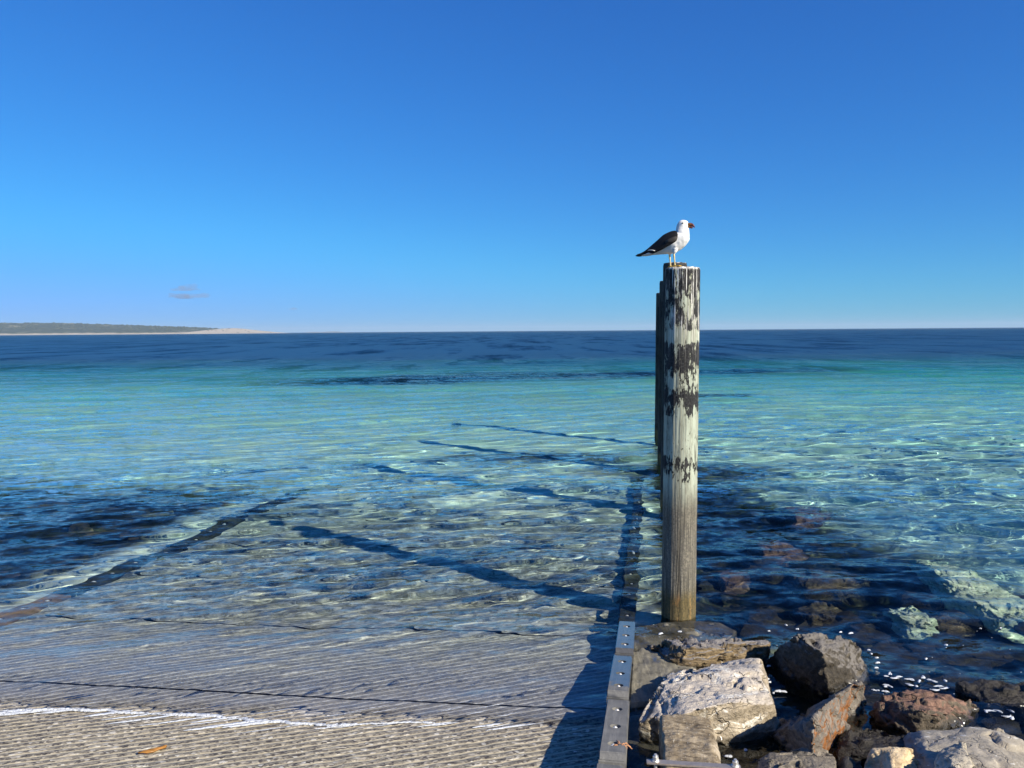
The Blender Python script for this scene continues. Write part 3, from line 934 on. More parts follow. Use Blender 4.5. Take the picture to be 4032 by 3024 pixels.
# ------------------------------------------------------------------ rocks
def drowned(label, pts, mat, seed, voxel=0.02, sink=None):
    sink = sink if sink is not None else (0.08 if mat is M['rock_green'] else 0.19)
    pts = [(x, y, z - sink) for x, y, z in pts]
    cx, cy = sum(p[0] for p in pts) / len(pts), sum(p[1] for p in pts) / len(pts)
    zt = max(p[2] for p in pts) + 0.03
    inner = [(cx + (x - cx) * 0.6, cy + (y - cy) * 0.45, zt) for x, y, z in pts]
    outer = [(x, y, z - 0.06) for x, y, z in pts]
    return rock('drowned_rock', label, 'rock', inner + outer, mat, voxel=voxel, rough=0.03, seed=seed, drop=0.3, spread=0.12, soft=14, group=GU)
def rock(name, label, cat, pts, mat, voxel=0.014, rough=0.018, strata=(1, 1, 1), sfreq=9.0, drop=0.35, spread=0.03, group=None, seed=0, soft=1, chip=0.02):
    """angular block: hull of measured corner points (px, py, z) carried down into the bed, then worn and chipped"""
    P3 = [at_z(*p) for p in pts]
    cen = sum(P3, Vector()) / len(P3)
    P3 = [Vector((cen.x + (p.x - cen.x) * 1.05, cen.y + (p.y - cen.y) * 1.05, p.z + (0.008 if p.z > 0.05 else 0.0))) for p in P3]
    low = []
    for p in P3:
        q = p.copy()
        dv = Vector((p.x - cen.x, p.y - cen.y, 0))
        q += dv * (spread * 3)
        q.z = min(p.z, 0.0) - drop
        low.append(q)
    bm = bmesh.new()
    for p in P3 + low:
        bm.verts.new(p)
    r = bmesh.ops.convex_hull(bm, input=bm.verts[:])
    junk = [e for e in r['geom_interior'] if isinstance(e, bmesh.types.BMVert)]
    bmesh.ops.delete(bm, geom=list(set(junk)), context='VERTS')
    bmesh.ops.recalc_face_normals(bm, faces=bm.faces[:])
    tmp = bm_obj('tmp', bm, mat)
    md = tmp.modifiers.new('r', 'REMESH')
    md.mode = 'VOXEL'
    md.voxel_size = voxel
    if soft:
        ms = tmp.modifiers.new('s', 'SMOOTH')
        ms.iterations = soft
        ms.factor = 0.5
    me = evaluated_mesh(tmp)
    bpy.data.objects.remove(tmp)
    prng = random.Random(seed * 7 + 1)
    for rep in (0, 1):
        if rep == 1:
            # flat fractures: shave the form with many small planes
            C, N = get_co(me), get_no(me)
            size = float(np.ptp(C, axis=0).max())
            for _ in range(46):
                k = prng.randrange(len(C))
                n = Vector(N[k]) + Vector((prng.gauss(0, .16), prng.gauss(0, .16), prng.gauss(0, .16)))
                n = np.array(n.normalized())
                dd = C @ n
                lim = dd[k] - prng.uniform(0.0, 0.02) * min(1.0, size / 0.5)
                near = np.linalg.norm(C - C[k], axis=1) < size * 0.30
                over = (dd > lim) & near & (dd - lim < 0.028) & (N @ n > 0.5)
                C[over] -= n * (dd[over] - lim)[:, None]
            set_co(me, C)
        C, N = get_co(me), get_no(me)
        off = seed * 13.7
        if rep == 0:
            n = fbm(C * np.array(strata), sfreq * 0.5, 3, off) * rough * 0.9
            r1 = fbm(C, sfreq * 0.7, 3, off + 50)
            n = n - chip * sstep(np.abs(r1), 0.0, 0.12) * 0 - chip * sstep(r1, 0.35, 0.6)
        else:
            n = (1 - np.abs(fbm(C * np.array(strata), sfreq * 2.2, 4, off + 9))) * rough * 0.6 - rough * 0.38
            n = n + fbm(C, sfreq * 9, 2, off) * rough * 0.18
        set_co(me, C + N * n[:, None])
    me.polygons.foreach_set('use_smooth', [True] * len(me.polygons))
    me.materials.clear()
    me.materials.append(mat)
    me.name = name
    # origin at the base
    C = get_co(me)
    org = Vector((cen.x, cen.y, float(C[:, 2].min())))
    set_co(me, C - np.array(org))
    o = bpy.data.objects.new(name, me)
    o.location = org
    COL.objects.link(o)
    tag(o, label, cat, group)
    return o

GREY = ((0.10, 0.095, 0.085), (0.22, 0.205, 0.18), (0.36, 0.34, 0.30))
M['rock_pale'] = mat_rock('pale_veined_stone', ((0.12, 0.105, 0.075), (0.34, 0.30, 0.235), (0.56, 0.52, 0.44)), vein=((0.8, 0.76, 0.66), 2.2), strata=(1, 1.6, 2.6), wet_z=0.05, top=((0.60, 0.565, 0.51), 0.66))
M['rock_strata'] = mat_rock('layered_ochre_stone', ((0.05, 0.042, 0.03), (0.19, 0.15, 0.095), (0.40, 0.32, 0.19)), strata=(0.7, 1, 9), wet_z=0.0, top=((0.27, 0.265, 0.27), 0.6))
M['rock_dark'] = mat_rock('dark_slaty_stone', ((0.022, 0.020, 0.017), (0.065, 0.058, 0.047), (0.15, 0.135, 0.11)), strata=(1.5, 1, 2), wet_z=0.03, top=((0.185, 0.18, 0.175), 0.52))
M['rock_slab'] = mat_rock('grey_slab_stone', ((0.07, 0.066, 0.06), (0.16, 0.15, 0.138), (0.31, 0.29, 0.26)), strata=(2, 1, 2), wet_z=0.02, tint=((0.34, 0.13, 0.03), (0.88, -0.12, -0.45), 0.52))
M['rock_speckle'] = mat_rock('speckled_grey_stone', ((0.10, 0.095, 0.085), (0.22, 0.205, 0.175), (0.38, 0.35, 0.29)), spots=((0.02, 0.02, 0.018), 13.0, 0.56), wet_z=0.0)
M['rock_rust'] = mat_rock('rusty_stone', ((0.045, 0.04, 0.034), (0.11, 0.095, 0.075), (0.2, 0.17, 0.13)), strata=(1, 1, 1.5), wet_z=0.03, spots=((0.10, 0.095, 0.03), 5.0, 0.62), tint=((0.25, 0.145, 0.10), (0.55, 0.0, 0.83), 0.50))
M['rock_smooth'] = mat_rock('smooth_grey_stone', ((0.20, 0.19, 0.165), (0.30, 0.285, 0.25), (0.41, 0.39, 0.345)), spots=((0.55, 0.53, 0.48), 17.0, 0.60), wet_z=0.02, bumpy=0.45)
M['rock_cream'] = mat_rock('cream_limestone', ((0.38, 0.29, 0.18), (0.60, 0.50, 0.34), (0.74, 0.66, 0.50)), wet_z=-0.1, bumpy=0.8)
M['rock_black'] = mat_rock('black_wet_stone', ((0.012, 0.012, 0.012), (0.03, 0.028, 0.026), (0.075, 0.07, 0.06)), strata=(1, 2, 4), wet_z=0.0, rough=0.5)
M['rock_white'] = mat_rock('pale_chipped_stone', ((0.24, 0.225, 0.19), (0.44, 0.415, 0.355), (0.6, 0.57, 0.49)), spots=((0.05, 0.05, 0.06), 8.0, 0.64), wet_z=-0.1)

rock('rock', 'large pale grey boulder with white veins, right behind the weathered sleeper', 'rock',
     [(2546, 2775, .13), (2600, 2712, .20), (2690, 2672, .23), (2790, 2668, .24), (2925, 2630, .25), (2985, 2640, .23), (3000, 2702, .23), (3042, 2775, .20),
      (2560, 2800, .16), (2700, 2810, .24), (2900, 2770, .26), (3045, 2800, .16), (2524, 2842, .10), (2700, 2880, .10), (2860, 2950, -.02), (3029, 2895, -.02), (3056, 2865, .0), (2640, 2655, .06), (2860, 2612, .10), (2988, 2604, .12)],
     M['rock_pale'], rough=0.011, strata=(1, 1.3, 2.2), seed=1, drop=0.3, spread=-0.02)
rock('rock', 'low flat topped rock with golden layered side, between the gull post and the pale boulder', 'rock',
     [(2568, 2546, .02), (2622, 2520, .08), (2770, 2512, .15), (2900, 2512, .15), (3002, 2516, .13), (3032, 2537, .11), (2785, 2542, .15), (3000, 2535, .14), (2690, 2552, .13), (2640, 2600, .03), (3010, 2594, .0), (2690, 2637, .0), (2752, 2624, .0), (2853, 2613, .0)],
     M['rock_strata'], rough=0.018, strata=(0.6, 0.8, 5), seed=2, drop=0.3, spread=-0.02, voxel=0.012)
rock('rock', 'dark triangular boulder with a black shaded face and flat grey top, at the water edge', 'rock',
     [(3139, 2497, .32), (3214, 2494, .30), (3327, 2510, .20), (3372, 2537, .15), (3390, 2611, .07), (3432, 2656, .0), (3402, 2701, -.02), (3308, 2703, .0), (3282, 2731, -.02), (3230, 2568, .30), (3285, 2690, .08), (3131, 2675, -.02), (3007, 2600, .0)],
     M['rock_dark'], rough=0.018, strata=(1.5, 1, 2), seed=3, drop=0.3, spread=-0.01)
rock('rock', 'tilted grey slab with a wet orange right edge, leaning among darker rocks', 'rock',
     [(3386, 2690, .18), (3334, 2700, .23), (3305, 2722, .26), (3278, 2754, .29), (3232, 2788, .32), (3205, 2826, .33), (3199, 2894, .27), (3185, 2930, .10), (3235, 2936, .06), (3357, 2860, .0), (3402, 2713, .07), (3058, 2850, -.03), (3020, 2900, -.05), (3100, 2935, -.05), (3390, 2780, .03)],
     M['rock_slab'], rough=0.013, strata=(2, 1, 2), seed=4, drop=0.3, spread=-0.05, voxel=0.012)
rock('rock', 'grey speckled rock with black pits at the bottom edge, right of the sleeper', 'rock',
     [(2975, 3020, .08), (3037, 2966, .13), (3130, 2946, .14), (3225, 2934, .14), (3272, 2957, .14), (3282, 3012, .13), (3000, 3150, .16), (3290, 3150, .18), (3120, 3000, .18)],
     M['rock_speckle'], rough=0.016, seed=5, drop=0.35, spread=0.0)
rock('rock', 'rounded rock, dark on the left and rusty orange on the right, washed by water', 'rock',
     [(3429, 2795, .05), (3465, 2757, .10), (3532, 2722, .12), (3598, 2713, .14), (3647, 2729, .15), (3740, 2728, .14), (3816, 2757, .09), (3847, 2785, .03), (3823, 2839, .0), (3786, 2862, .0), (3631, 2799, .18), (3704, 2830, .13), (3700, 2868, .0), (3571, 2880, -.02), (3446, 2840, .0)],
     M['rock_rust'], rough=0.02, seed=6, drop=0.3, spread=-0.02)
rock('rock', 'wide smooth grey slab with pale scuffs, filling the bottom right corner', 'rock',
     [(3640, 2885, .17), (3796, 2870, .20), (3945, 2872, .20), (4001, 2897, .19), (4060, 2950, .18), (4160, 3110, .2), (3700, 3120, .28), (3640, 2995, .14), (3560, 2905, .10), (3900, 3120, .3)],
     M['rock_smooth'], rough=0.008, seed=7, drop=0.4, spread=0.0, chip=0.006)
rock('rock', 'small pale chipped rock standing against the wide smooth slab', 'rock',
     [(3718, 2940, .30), (3760, 2918, .33), (3798, 2913, .33), (3808, 2960, .33), (3850, 3050, .33), (3661, 3030, .26), (3690, 2980, .28), (3740, 3080, .4), (3660, 3080, .3)],
     M['rock_white'], rough=0.012, seed=8, drop=0.3, spread=0.0, voxel=0.011)
rock('rock', 'small cream coloured rock with a dark shaded front, bottom edge', 'rock',
     [(3440, 2946, .24), (3512, 2943, .26), (3591, 2946, .26), (3611, 2970, .25), (3631, 3005, .20), (3393, 3015, .16), (3419, 2973, .2), (3500, 3060, .22), (3600, 3060, .2), (3400, 3060, .15)],
     M['rock_cream'], rough=0.014, seed=9, drop=0.3, spread=0.0, voxel=0.011)
rock('rock', 'black rock in shade behind the cream rock, ridged on its right end', 'rock',
     [(3310, 2900, .08), (3360, 2868, .12), (3432, 2857, .13), (3485, 2870, .13), (3560, 2900, .12), (3640, 2935, .12), (3650, 2985, .08), (3400, 2985, .06), (3300, 2990, .02)],
     M['rock_black'], rough=0.02, strata=(1, 2, 3), seed=10, drop=0.3, spread=0.0)
rock('rock', 'black wet rock at the right edge with water running over its top', 'rock',
     [(3765, 2698, .04), (3800, 2684, .06), (3900, 2680, .08), (4100, 2682, .08), (4180, 2700, .08), (4130, 2800, .0), (4000, 2792, .0), (3880, 2780, .0), (3830, 2700, .07), (3990, 2712, .09), (4140, 2720, .09)],
     M['rock_black'], rough=0.02, seed=11, drop=0.3, spread=-0.02)
rock('rock', 'low dark rough rock at the bottom edge, left of the cream rock', 'rock',
     [(3292, 3012, .10), (3330, 2992, .13), (3372, 2996, .13), (3395, 3024, .1), (3300, 3080, .12), (3390, 3080, .12)],
     M['rock_black'], rough=0.02, seed=12, drop=0.25, spread=0.0)
M['rock_under'] = mat_rock('drowned_brown_stone', ((0.03, 0.027, 0.02), (0.08, 0.065, 0.042), (0.18, 0.14, 0.095)), wet_z=-2)
M['rock_green'] = mat_rock('drowned_pale_stone', ((0.32, 0.42, 0.30), (0.56, 0.70, 0.54), (0.76, 0.86, 0.74)), wet_z=-2, spots=((0.22, 0.27, 0.10), 4.0, 0.60), bumpy=1.0)
M['rock_red'] = mat_rock('drowned_reddish_stone', ((0.05, 0.032, 0.025), (0.13, 0.08, 0.06), (0.26, 0.17, 0.12)), wet_z=-2)
GU = 'drowned rocks right of the posts'
drowned('big pale green rock under water at the right edge', [(3650, 2268, -.05), (3760, 2275, -.03), (3900, 2340, -.03), (4100, 2440, -.03), (4120, 2520, -.06), (3960, 2490, -.06), (3790, 2400, -.06), (3680, 2340, -.08)], M['rock_green'], 21, 0.02)
drowned('pale stone just under water below the big pale green rock', [(3500, 2440, -.03), (3590, 2425, -.02), (3650, 2462, -.03), (3690, 2490, -.04), (3560, 2482, -.04)], M['rock_green'], 22, 0.016)
drowned('yellowish stone under water, small, off the dark triangular boulder', [(3640, 2500, -.05), (3720, 2490, -.04), (3800, 2520, -.05), (3740, 2535, -.06)], M['rock_under'], 23, 0.016)
drowned('brownish rock under water close behind the dark triangular boulder', [(3140, 2455, -.04), (3230, 2440, -.02), (3310, 2460, -.03), (3300, 2490, -.06), (3180, 2485, -.06)], M['rock_under'], 24, 0.016)
drowned('tan rock under water right of the gull post, below the reddish one', [(2960, 2210, -.12), (3060, 2195, -.08), (3150, 2240, -.10), (3100, 2275, -.14), (2980, 2265, -.14)], M['rock_red'], 25, 0.02)
drowned('reddish rock under water, farthest out of the drowned rocks', [(3090, 2060, -.14), (3200, 2050, -.10), (3260, 2085, -.12), (3180, 2115, -.16), (3100, 2105, -.16)], M['rock_red'], 26, 0.024)
drowned('orange brown rock under water beside the foot of the gull post', [(2810, 2325, -.08), (2880, 2315, -.05), (2950, 2340, -.07), (2900, 2360, -.09), (2830, 2355, -.1)], M['rock_red'], 27, 0.018)
drowned('broad brown rock under water midway between post foot and pale green rock', [(3090, 2330, -.08), (3220, 2310, -.05), (3380, 2345, -.06), (3340, 2390, -.1), (3150, 2385, -.1)], M['rock_under'], 28, 0.02)

# rubble in the gaps between the rocks, crevice shade put into its near-black colour
def rubble():
    rng = random.Random(5)
    bm = bmesh.new()
    for _ in range(100):
        if rng.random() < 0.55:
            px, py = rng.uniform(2900, 4200), rng.uniform(2440, 3060)
            zt = rng.uniform(-0.34, -0.18)
        else:
            px, py = rng.uniform(2760, 4000), rng.uniform(1960, 2440)
            if py < 2080 + (px - 2800) * 0.36:
                continue
            zt = rng.uniform(-0.44, -0.3)
        c = at_z(px, py, zt)
        rad = rng.uniform(0.12, 0.26)
        r = bmesh.ops.create_icosphere(bm, subdivisions=2, radius=rad)
        ph = rng.random() * 100
        for v in r['verts']:
            k = 1 + 0.35 * math.sin(v.co.x * 17 + ph) * math.sin(v.co.y * 15 + ph * 2) + 0.15 * math.sin(v.co.z * 40 + ph)
            v.co = Vector((v.co.x * k, v.co.y * k, v.co.z * 0.6 * k)) + c - Vector((0, 0, rad * 0.5))
    o = bm_obj('rubble', bm, M['rubble'])
    tag(o, kind='stuff')
M['rubble'] = mat_rock('shade_dark_rubble', ((0.008, 0.009, 0.009), (0.022, 0.020, 0.016), (0.06, 0.048, 0.033)), wet_z=-2)
rubble()
lone = drowned('small pale stone under water, alone beside the left kerb of the ramp', [(278, 2372, -.20), (290, 2358, -.18), (312, 2360, -.18), (308, 2378, -.2)], M['rock_green'], 31, 0.014, 0.02)
del lone['group']

# ------------------------------------------------------------------ weathered sleeper with a steel strap and two nuts
def build_sleeper():
    root = empty('weathered_sleeper')
    zt = 0.33
    a = at_z(2597, 2810, zt)
    b = at_z(2808, 2812, zt)
    wd = (Vector((b.x, b.y, 0)) - Vector((a.x, a.y, 0))).length
    mid = (a + b) / 2
    root.location = (mid.x, mid.y, zt - 0.25)
    yaw = math.atan2(-D.x, D.y) + 0.03
    root.rotation_euler = (0, 0, yaw)
    Lb = 1.25
    bm = bmesh.new()
    bmesh.ops.create_cube(bm, size=1.0)
    for v in bm.verts:
        v.co = Vector((v.co.x * wd, (v.co.y - 0.5) * Lb, v.co.z * 0.25 + 0.125))
    # the right arris is worn to a slope
    e = [e for e in bm.edges if all(v.co.x > wd * 0.49 and v.co.z > 0.24 for v in e.verts)]
    bmesh.ops.bevel(bm, geom=e, offset=0.035, segments=1, affect='EDGES')
    e = [e for e in bm.edges if all(v.co.z > 0.2 for v in e.verts)]
    bmesh.ops.bevel(bm, geom=e, offset=0.012, segments=3, affect='EDGES')
    tmp = bm_obj('tmp', bm, M['sleeper'])
    md = tmp.modifiers.new('r', 'REMESH')
    md.mode = 'VOXEL'
    md.voxel_size = 0.009
    me = evaluated_mesh(tmp)
    bpy.data.objects.remove(tmp)
    C, N = get_co(me), get_no(me)
    n = fbm(C * [3.0, 1.0, 1.0], 9, 4) * 0.004 + fbm(C, 40, 3) * 0.003 + np.minimum(fbm(C, 6, 3, 4.0), 0) * 0.01
    set_co(me, C + N * n[:, None])
    me.materials.clear()
    me.materials.append(M['sleeper'])
    me.polygons.foreach_set('use_smooth', [True] * len(me.polygons))
    me.name = 'beam'
    o = bpy.data.objects.new('beam', me)
    COL.objects.link(o)
    o.parent = root
    tag(root, 'weathered brown grey sleeper end with a flat steel strap bolted across it', 'sleeper')
    # steel strap
    s0, s1 = at_z(2545, 2996, zt + .016), at_z(2917, 3020, zt + .016)
    inv = (Matrix.Translation(root.location) @ Matrix.Rotation(yaw, 4, 'Z')).inverted()
    p0, p1 = inv @ s0, inv @ s1
    dv = (p1 - p0)
    ln = dv.length
    bm = bmesh.new()
    bmesh.ops.create_cube(bm, size=1.0)
    for v in bm.verts:
        v.co = Vector((v.co.x * ln, v.co.y * 0.042, v.co.z * 0.011))
    bmesh.ops.bevel(bm, geom=bm.edges[:], offset=0.002, segments=2, affect='EDGES')
    st = bm_obj('strap', bm, M['strap'], root)
    st.location = (p0 + p1) / 2
    st.location.z = 0.25 + 0.012
    st.rotation_euler = (0, 0, math.atan2(dv.y, dv.x))
    for sx in (-1, 1):
        bm = bmesh.new()
        bmesh.ops.create_cone(bm, cap_ends=True, segments=24, radius1=0.022, radius2=0.022, depth=0.004)
        r = bmesh.ops.create_cone(bm, cap_ends=True, segments=6, radius1=0.017, radius2=0.017, depth=0.022)
        bmesh.ops.translate(bm, verts=r['verts'], vec=(0, 0, 0.013))
        r = bmesh.ops.create_cone(bm, cap_ends=True, segments=16, radius1=0.009, radius2=0.008, depth=0.14)
        bmesh.ops.translate(bm, verts=r['verts'], vec=(0, 0, -0.035))
        nut = bm_obj('nut', bm, M['nut'], st)
        nut.location = (sx * (ln / 2 - (0.05 if sx < 0 else 0.028)), 0.004, 0.008)
def mat_sleeper():
    m = NM('weathered_sleeper_grain')
    o = m.coord('Object')
    g = m.noise(m.scalev(o, (0.4, 1.3, 1)), 30, 6, 0.68, 0.6)
    n1 = m.noise(o, 7, 5, 0.65)
    n2 = m.noise(o, 90, 3, 0.6)
    c = m.ramp(m.math('ADD', m.math('MULTIPLY', g, 0.6), m.math('MULTIPLY', n1, 0.4)), [(0.36, (0.085, 0.064, 0.04)), (0.48, (0.21, 0.165, 0.105)), (0.6, (0.37, 0.30, 0.20)), (0.7, (0.55, 0.46, 0.33))])
    c = m.mix(m.step(n2, 0.6, 0.72), c, (0.5, 0.46, 0.38))
    x = m.xyz(o)[0]
    edge = m.step(m.math('ADD', x, m.math('MULTIPLY', m.math('SUBTRACT', n1, 0.5), 0.12)), 0.13, 0.17)
    c = m.mix(m.math('MULTIPLY', edge, 0.6), c, (0.52, 0.45, 0.35))
    m.bsdf(c, 0.85, m.bump(m.math('ADD', g, m.math('MULTIPLY', n2, 0.5)), 0.8, 0.01), spec=0.2)
    return m.m
M['sleeper'] = mat_sleeper()
M['strap'] = mat_plain('galvanised_strap', (0.40, 0.35, 0.31), 0.42, 0.6, 0.35, 40)
M['nut'] = mat_plain('galvanised_nut', (0.62, 0.61, 0.58), 0.4, 0.6, 0.15, 40)
build_sleeper()

# ------------------------------------------------------------------ foam
def mat_foam():
    m = NM('sea_foam')
    p = m.pos()
    n = m.noise(p, 60, 4, 0.65)
    b = m.bsdf((0.52, 0.55, 0.59), 0.7, m.bump(n, 0.8, 0.01), spec=0.3)
    holes = m.math('MULTIPLY', m.math('SUBTRACT', 1.0, m.step(m.noise(p, 42, 4, 0.7), 0.36, 0.47)), 0.7)
    t = m.n.new('ShaderNodeBsdfTransparent')
    mx = m.n.new('ShaderNodeMixShader')
    m.l.new(holes, mx.inputs[0])
    m.l.new(b.outputs[0], mx.inputs[1])
    m.l.new(t.outputs[0], mx.inputs[2])
    m.l.new(mx.outputs[0], m.out.inputs[0])
    return m.m
M['foam'] = mat_foam()
def foam_blob(bm, c, rx, ry, ang, h, rng, seg=18):
    ca, sa = math.cos(ang), math.sin(ang)
    ph = rng.random() * 9
    def ringv(f, z):
        vs_ = []
        for i in range(seg):
            t = 2 * math.pi * i / seg
            k = f * (1 + 0.28 * math.sin(2 * t + ph) + 0.22 * math.sin(3 * t + 2.1 * ph) + 0.14 * math.sin(5 * t + 3 * ph))
            x, y = math.cos(t) * rx * k, math.sin(t) * ry * k
            vs_.append(bm.verts.new((c[0] + x * ca - y * sa, c[1] + x * sa + y * ca, c[2] + z)))
        return vs_
    a, b = ringv(1.0, -h * 0.7), ringv(0.72, h * 0.8)
    top = bm.verts.new((c[0], c[1], c[2] + h))
    for i in range(seg):
        j = (i + 1) % seg
        bm.faces.new((a[i], a[j], b[j], b[i]))
        bm.faces.new((b[i], b[j], top))
def foam_strip(bm, pts, wid, h, rng, zfix=None):
    """a soft heaped ribbon of bubbles along world points pts"""
    rows = []
    n = len(pts)
    for i, p in enumerate(pts):
        d = (pts[min(i + 1, n - 1)] - pts[max(i - 1, 0)])
        d.z = 0
        d.normalize()
        nv = Vector((-d.y, d.x, 0))
        row = []
        for k, (f, g) in enumerate(((-1, -0.5), (-0.6, 0.7), (0, 1.0), (0.6, 0.7), (1, -0.5))):
            ww = wid[i] * (1 + rng.gauss(0, 0.16))
            q = p + nv * (f * ww)
            q.z = (zfix if zfix is not None else max(float(ramp_z(q.x, q.y)), -0.004) + 0.005) + h * g * min(1.0, wid[i] / 0.012) * rng.uniform(0.6, 1.2)
            row.append(bm.verts.new(q))
        rows.append(row)
    for a, b in zip(rows[:-1], rows[1:]):
        for k in range(4):
            bm.faces.new((a[k], b[k], b[k + 1], a[k + 1]))
def foam_line():
    rng = random.Random(3)
    bm = bmesh.new()
    line = [(-60, 2812), (0, 2811), (110, 2806), (228, 2800), (330, 2803), (423, 2804), (500, 2816), (570, 2818), (690, 2824), (787, 2822), (868, 2833), (950, 2842), (1004, 2852), (1100, 2856), (1193, 2866), (1290, 2872), (1400, 2868), (1500, 2862), (1611, 2852), (1700, 2858), (1780, 2862), (1864, 2857), (1940, 2864), (2023, 2870), (2090, 2860), (2160, 2850)]
    lx, ly = [p[0] for p in line], [p[1] for p in line]
    g = Vector((G_DIR[0], G_DIR[1], 0))
    def edge(px):
        p = at_z(px, float(np.interp(px, lx, ly)), 0.0)
        return Vector((p.x, p.y, 0))
    # the edge itself is stepped: the water runs farther down in each groove
    pts, wid = [], []
    ph = 0.0
    for px in np.arange(-60, 1760, 7.0):
        p = edge(px)
        v = (-G_DIR[1] * p.x + G_DIR[0] * p.y) / G_PER
        lag = 0.05 * (abs((v * 0.5 % 1.0) - 0.5) - 0.25)
        k = 0.5 + 0.5 * float(vnoise(np.array([px * 0.011]), np.array([1.0]), np.array([0.5]))[0]) + 0.15 * rng.gauss(0, 1)
        pts.append(p + g * lag + Vector((0, rng.gauss(0, .004), 0)))
        base = 0.014 if px < 1000 else 0.011 if px < 1400 else 0.007
        wid.append(max(0.002, base * k * (1.7 + 1.5 * max(0.0, float(vnoise(np.array([px * 0.031]), np.array([7.0]), np.array([2.5]))[0])))))
    foam_strip(bm, pts, wid, 0.010, rng)
    # fingers lying in the grooves
    x = -20.0
    while x < 2080:
        x += rng.choice((rng.uniform(25, 60), rng.uniform(60, 190)))
        p = edge(x)
        ln = rng.uniform(0.15, 0.55) * (1 if x < 1300 else 0.7)
        n = max(4, int(ln / 0.02))
        fp = [p + g * (0.08 - i * 0.02) + Vector((0, rng.gauss(0, .0025), 0)) for i in range(n + 4)]
        w0 = rng.choice((rng.uniform(0.004, 0.009), rng.uniform(0.010, 0.020))) * (1 if x < 1300 else 0.65)
        fw = [max(0.001, w0 * math.sin(math.pi * min(1, (i + 0.6) / (n + 4))) ** 0.7) for i in range(n + 4)]
        foam_strip(bm, fp, fw, 0.005, rng)
    # thin trails left on the water behind the edge
    for _ in range(15):
        px = rng.uniform(0, 2000)
        q = at_z(px, float(np.interp(px, lx, ly)) - rng.uniform(12, 75), 0.0)
        n = rng.randint(6, 18)
        fp = [q + g * (i * 0.02) + Vector((0, rng.gauss(0, .003), 0)) for i in range(n)]
        foam_strip(bm, fp, [max(0.001, rng.uniform(.002, .0055) * math.sin(math.pi * (i + .5) / n)) for i in range(n)], 0.003, rng)
    bmesh.ops.recalc_face_normals(bm, faces=bm.faces[:])
    o = bm_obj('foam_line', bm, M['foam'], smooth=True)
    tag(o, kind='stuff')
foam_line()
def foam_flecks():
    rng = random.Random(8)
    bm = bmesh.new()
    S = [(580, 15), (580, 50), (640, 20), (715, 50), (690, 80), (850, 75), (890, 85), (940, 95), (985, 110), (1020, 60), (1050, 75), (1085, 90), (1130, 100), (1280, 105), (1290, 130), (1220, 180), (1260, 190), (1300, 185), (1170, 220), (560, 140), (600, 150), (570, 180), (430, 210), (480, 215), (540, 212), (400, 235), (640, 25), (1770, 465), (1820, 468), (1930, 468), (2070, 505), (2100, 470), (2040, 545), (2090, 552), (2030, 640), (860, 150), (940, 165)]
    for cx, cy in S:
        px, py = 3300 + cx * 0.3309, 2650 + cy * 0.3309
        if rng.random() < 0.3:
            continue
        p = at_z(px, py, 0.0)
        n = rng.randint(5, 9)
        a = rng.choice((0.1, -0.3, -0.5, 0.9)) + rng.gauss(0, 0.3)
        ln = rng.uniform(0.03, 0.10)
        pts, q = [], Vector((p.x - math.cos(a) * ln / 2, p.y - math.sin(a) * ln / 2, 0))
        for i in range(n):
            pts.append(q.copy())
            a += rng.gauss(0, 0.35)
            q += Vector((math.cos(a), math.sin(a), 0)) * (ln / n)
        foam_strip(bm, pts, [max(.0015, rng.uniform(.008, .017) * math.sin(math.pi * (i + .5) / n)) for i in range(n)], 0.005, rng, 0.010)
    T = [(2677, 2492, .025), (2600, 2500, .03), (2630, 2560, .02), (2930, 2565, .015), (3026, 2628, .02), (3020, 2680, .025), (3030, 2692, .02), (3065, 2727, .035), (3085, 2729, .03), (3045, 2735, .015), (3095, 2466, .02), (3028, 2490, .015), (3140, 2482, .02), (3310, 2494, .018), (3350, 2498, .03), (3860, 2480, .012), (3940, 2478, .012), (3725, 2545, .02), (3420, 2565, .02), (3430, 2580, .015), (3450, 2595, .02), (3455, 2615, .025), (3450, 2635, .02), (3645, 2600, .02), (2870, 2985, .03), (2935, 2960, .02)]
    for px, py, r_ in T:
        p = at_z(px, py, 0.0)
        foam_blob(bm, (p.x, p.y, 0.014), r_ * 0.7, r_ * 0.4, rng.uniform(-.5, .5), 0.006, rng, 14)
    # loose specks drifting
    for _ in range(45):
        px, py = rng.uniform(2560, 4032), rng.uniform(2380, 2800)
        p = at_z(px, py, 0.0)
        foam_blob(bm, (p.x, p.y, 0.012), rng.uniform(.0015, .005), rng.uniform(.0015, .0035), rng.uniform(-.5, .5), 0.002, rng, 8)
    bmesh.ops.recalc_face_normals(bm, faces=bm.faces[:])
    o = bm_obj('foam_flecks', bm, M['foam'], smooth=True)
    tag(o, kind='stuff')
foam_flecks()

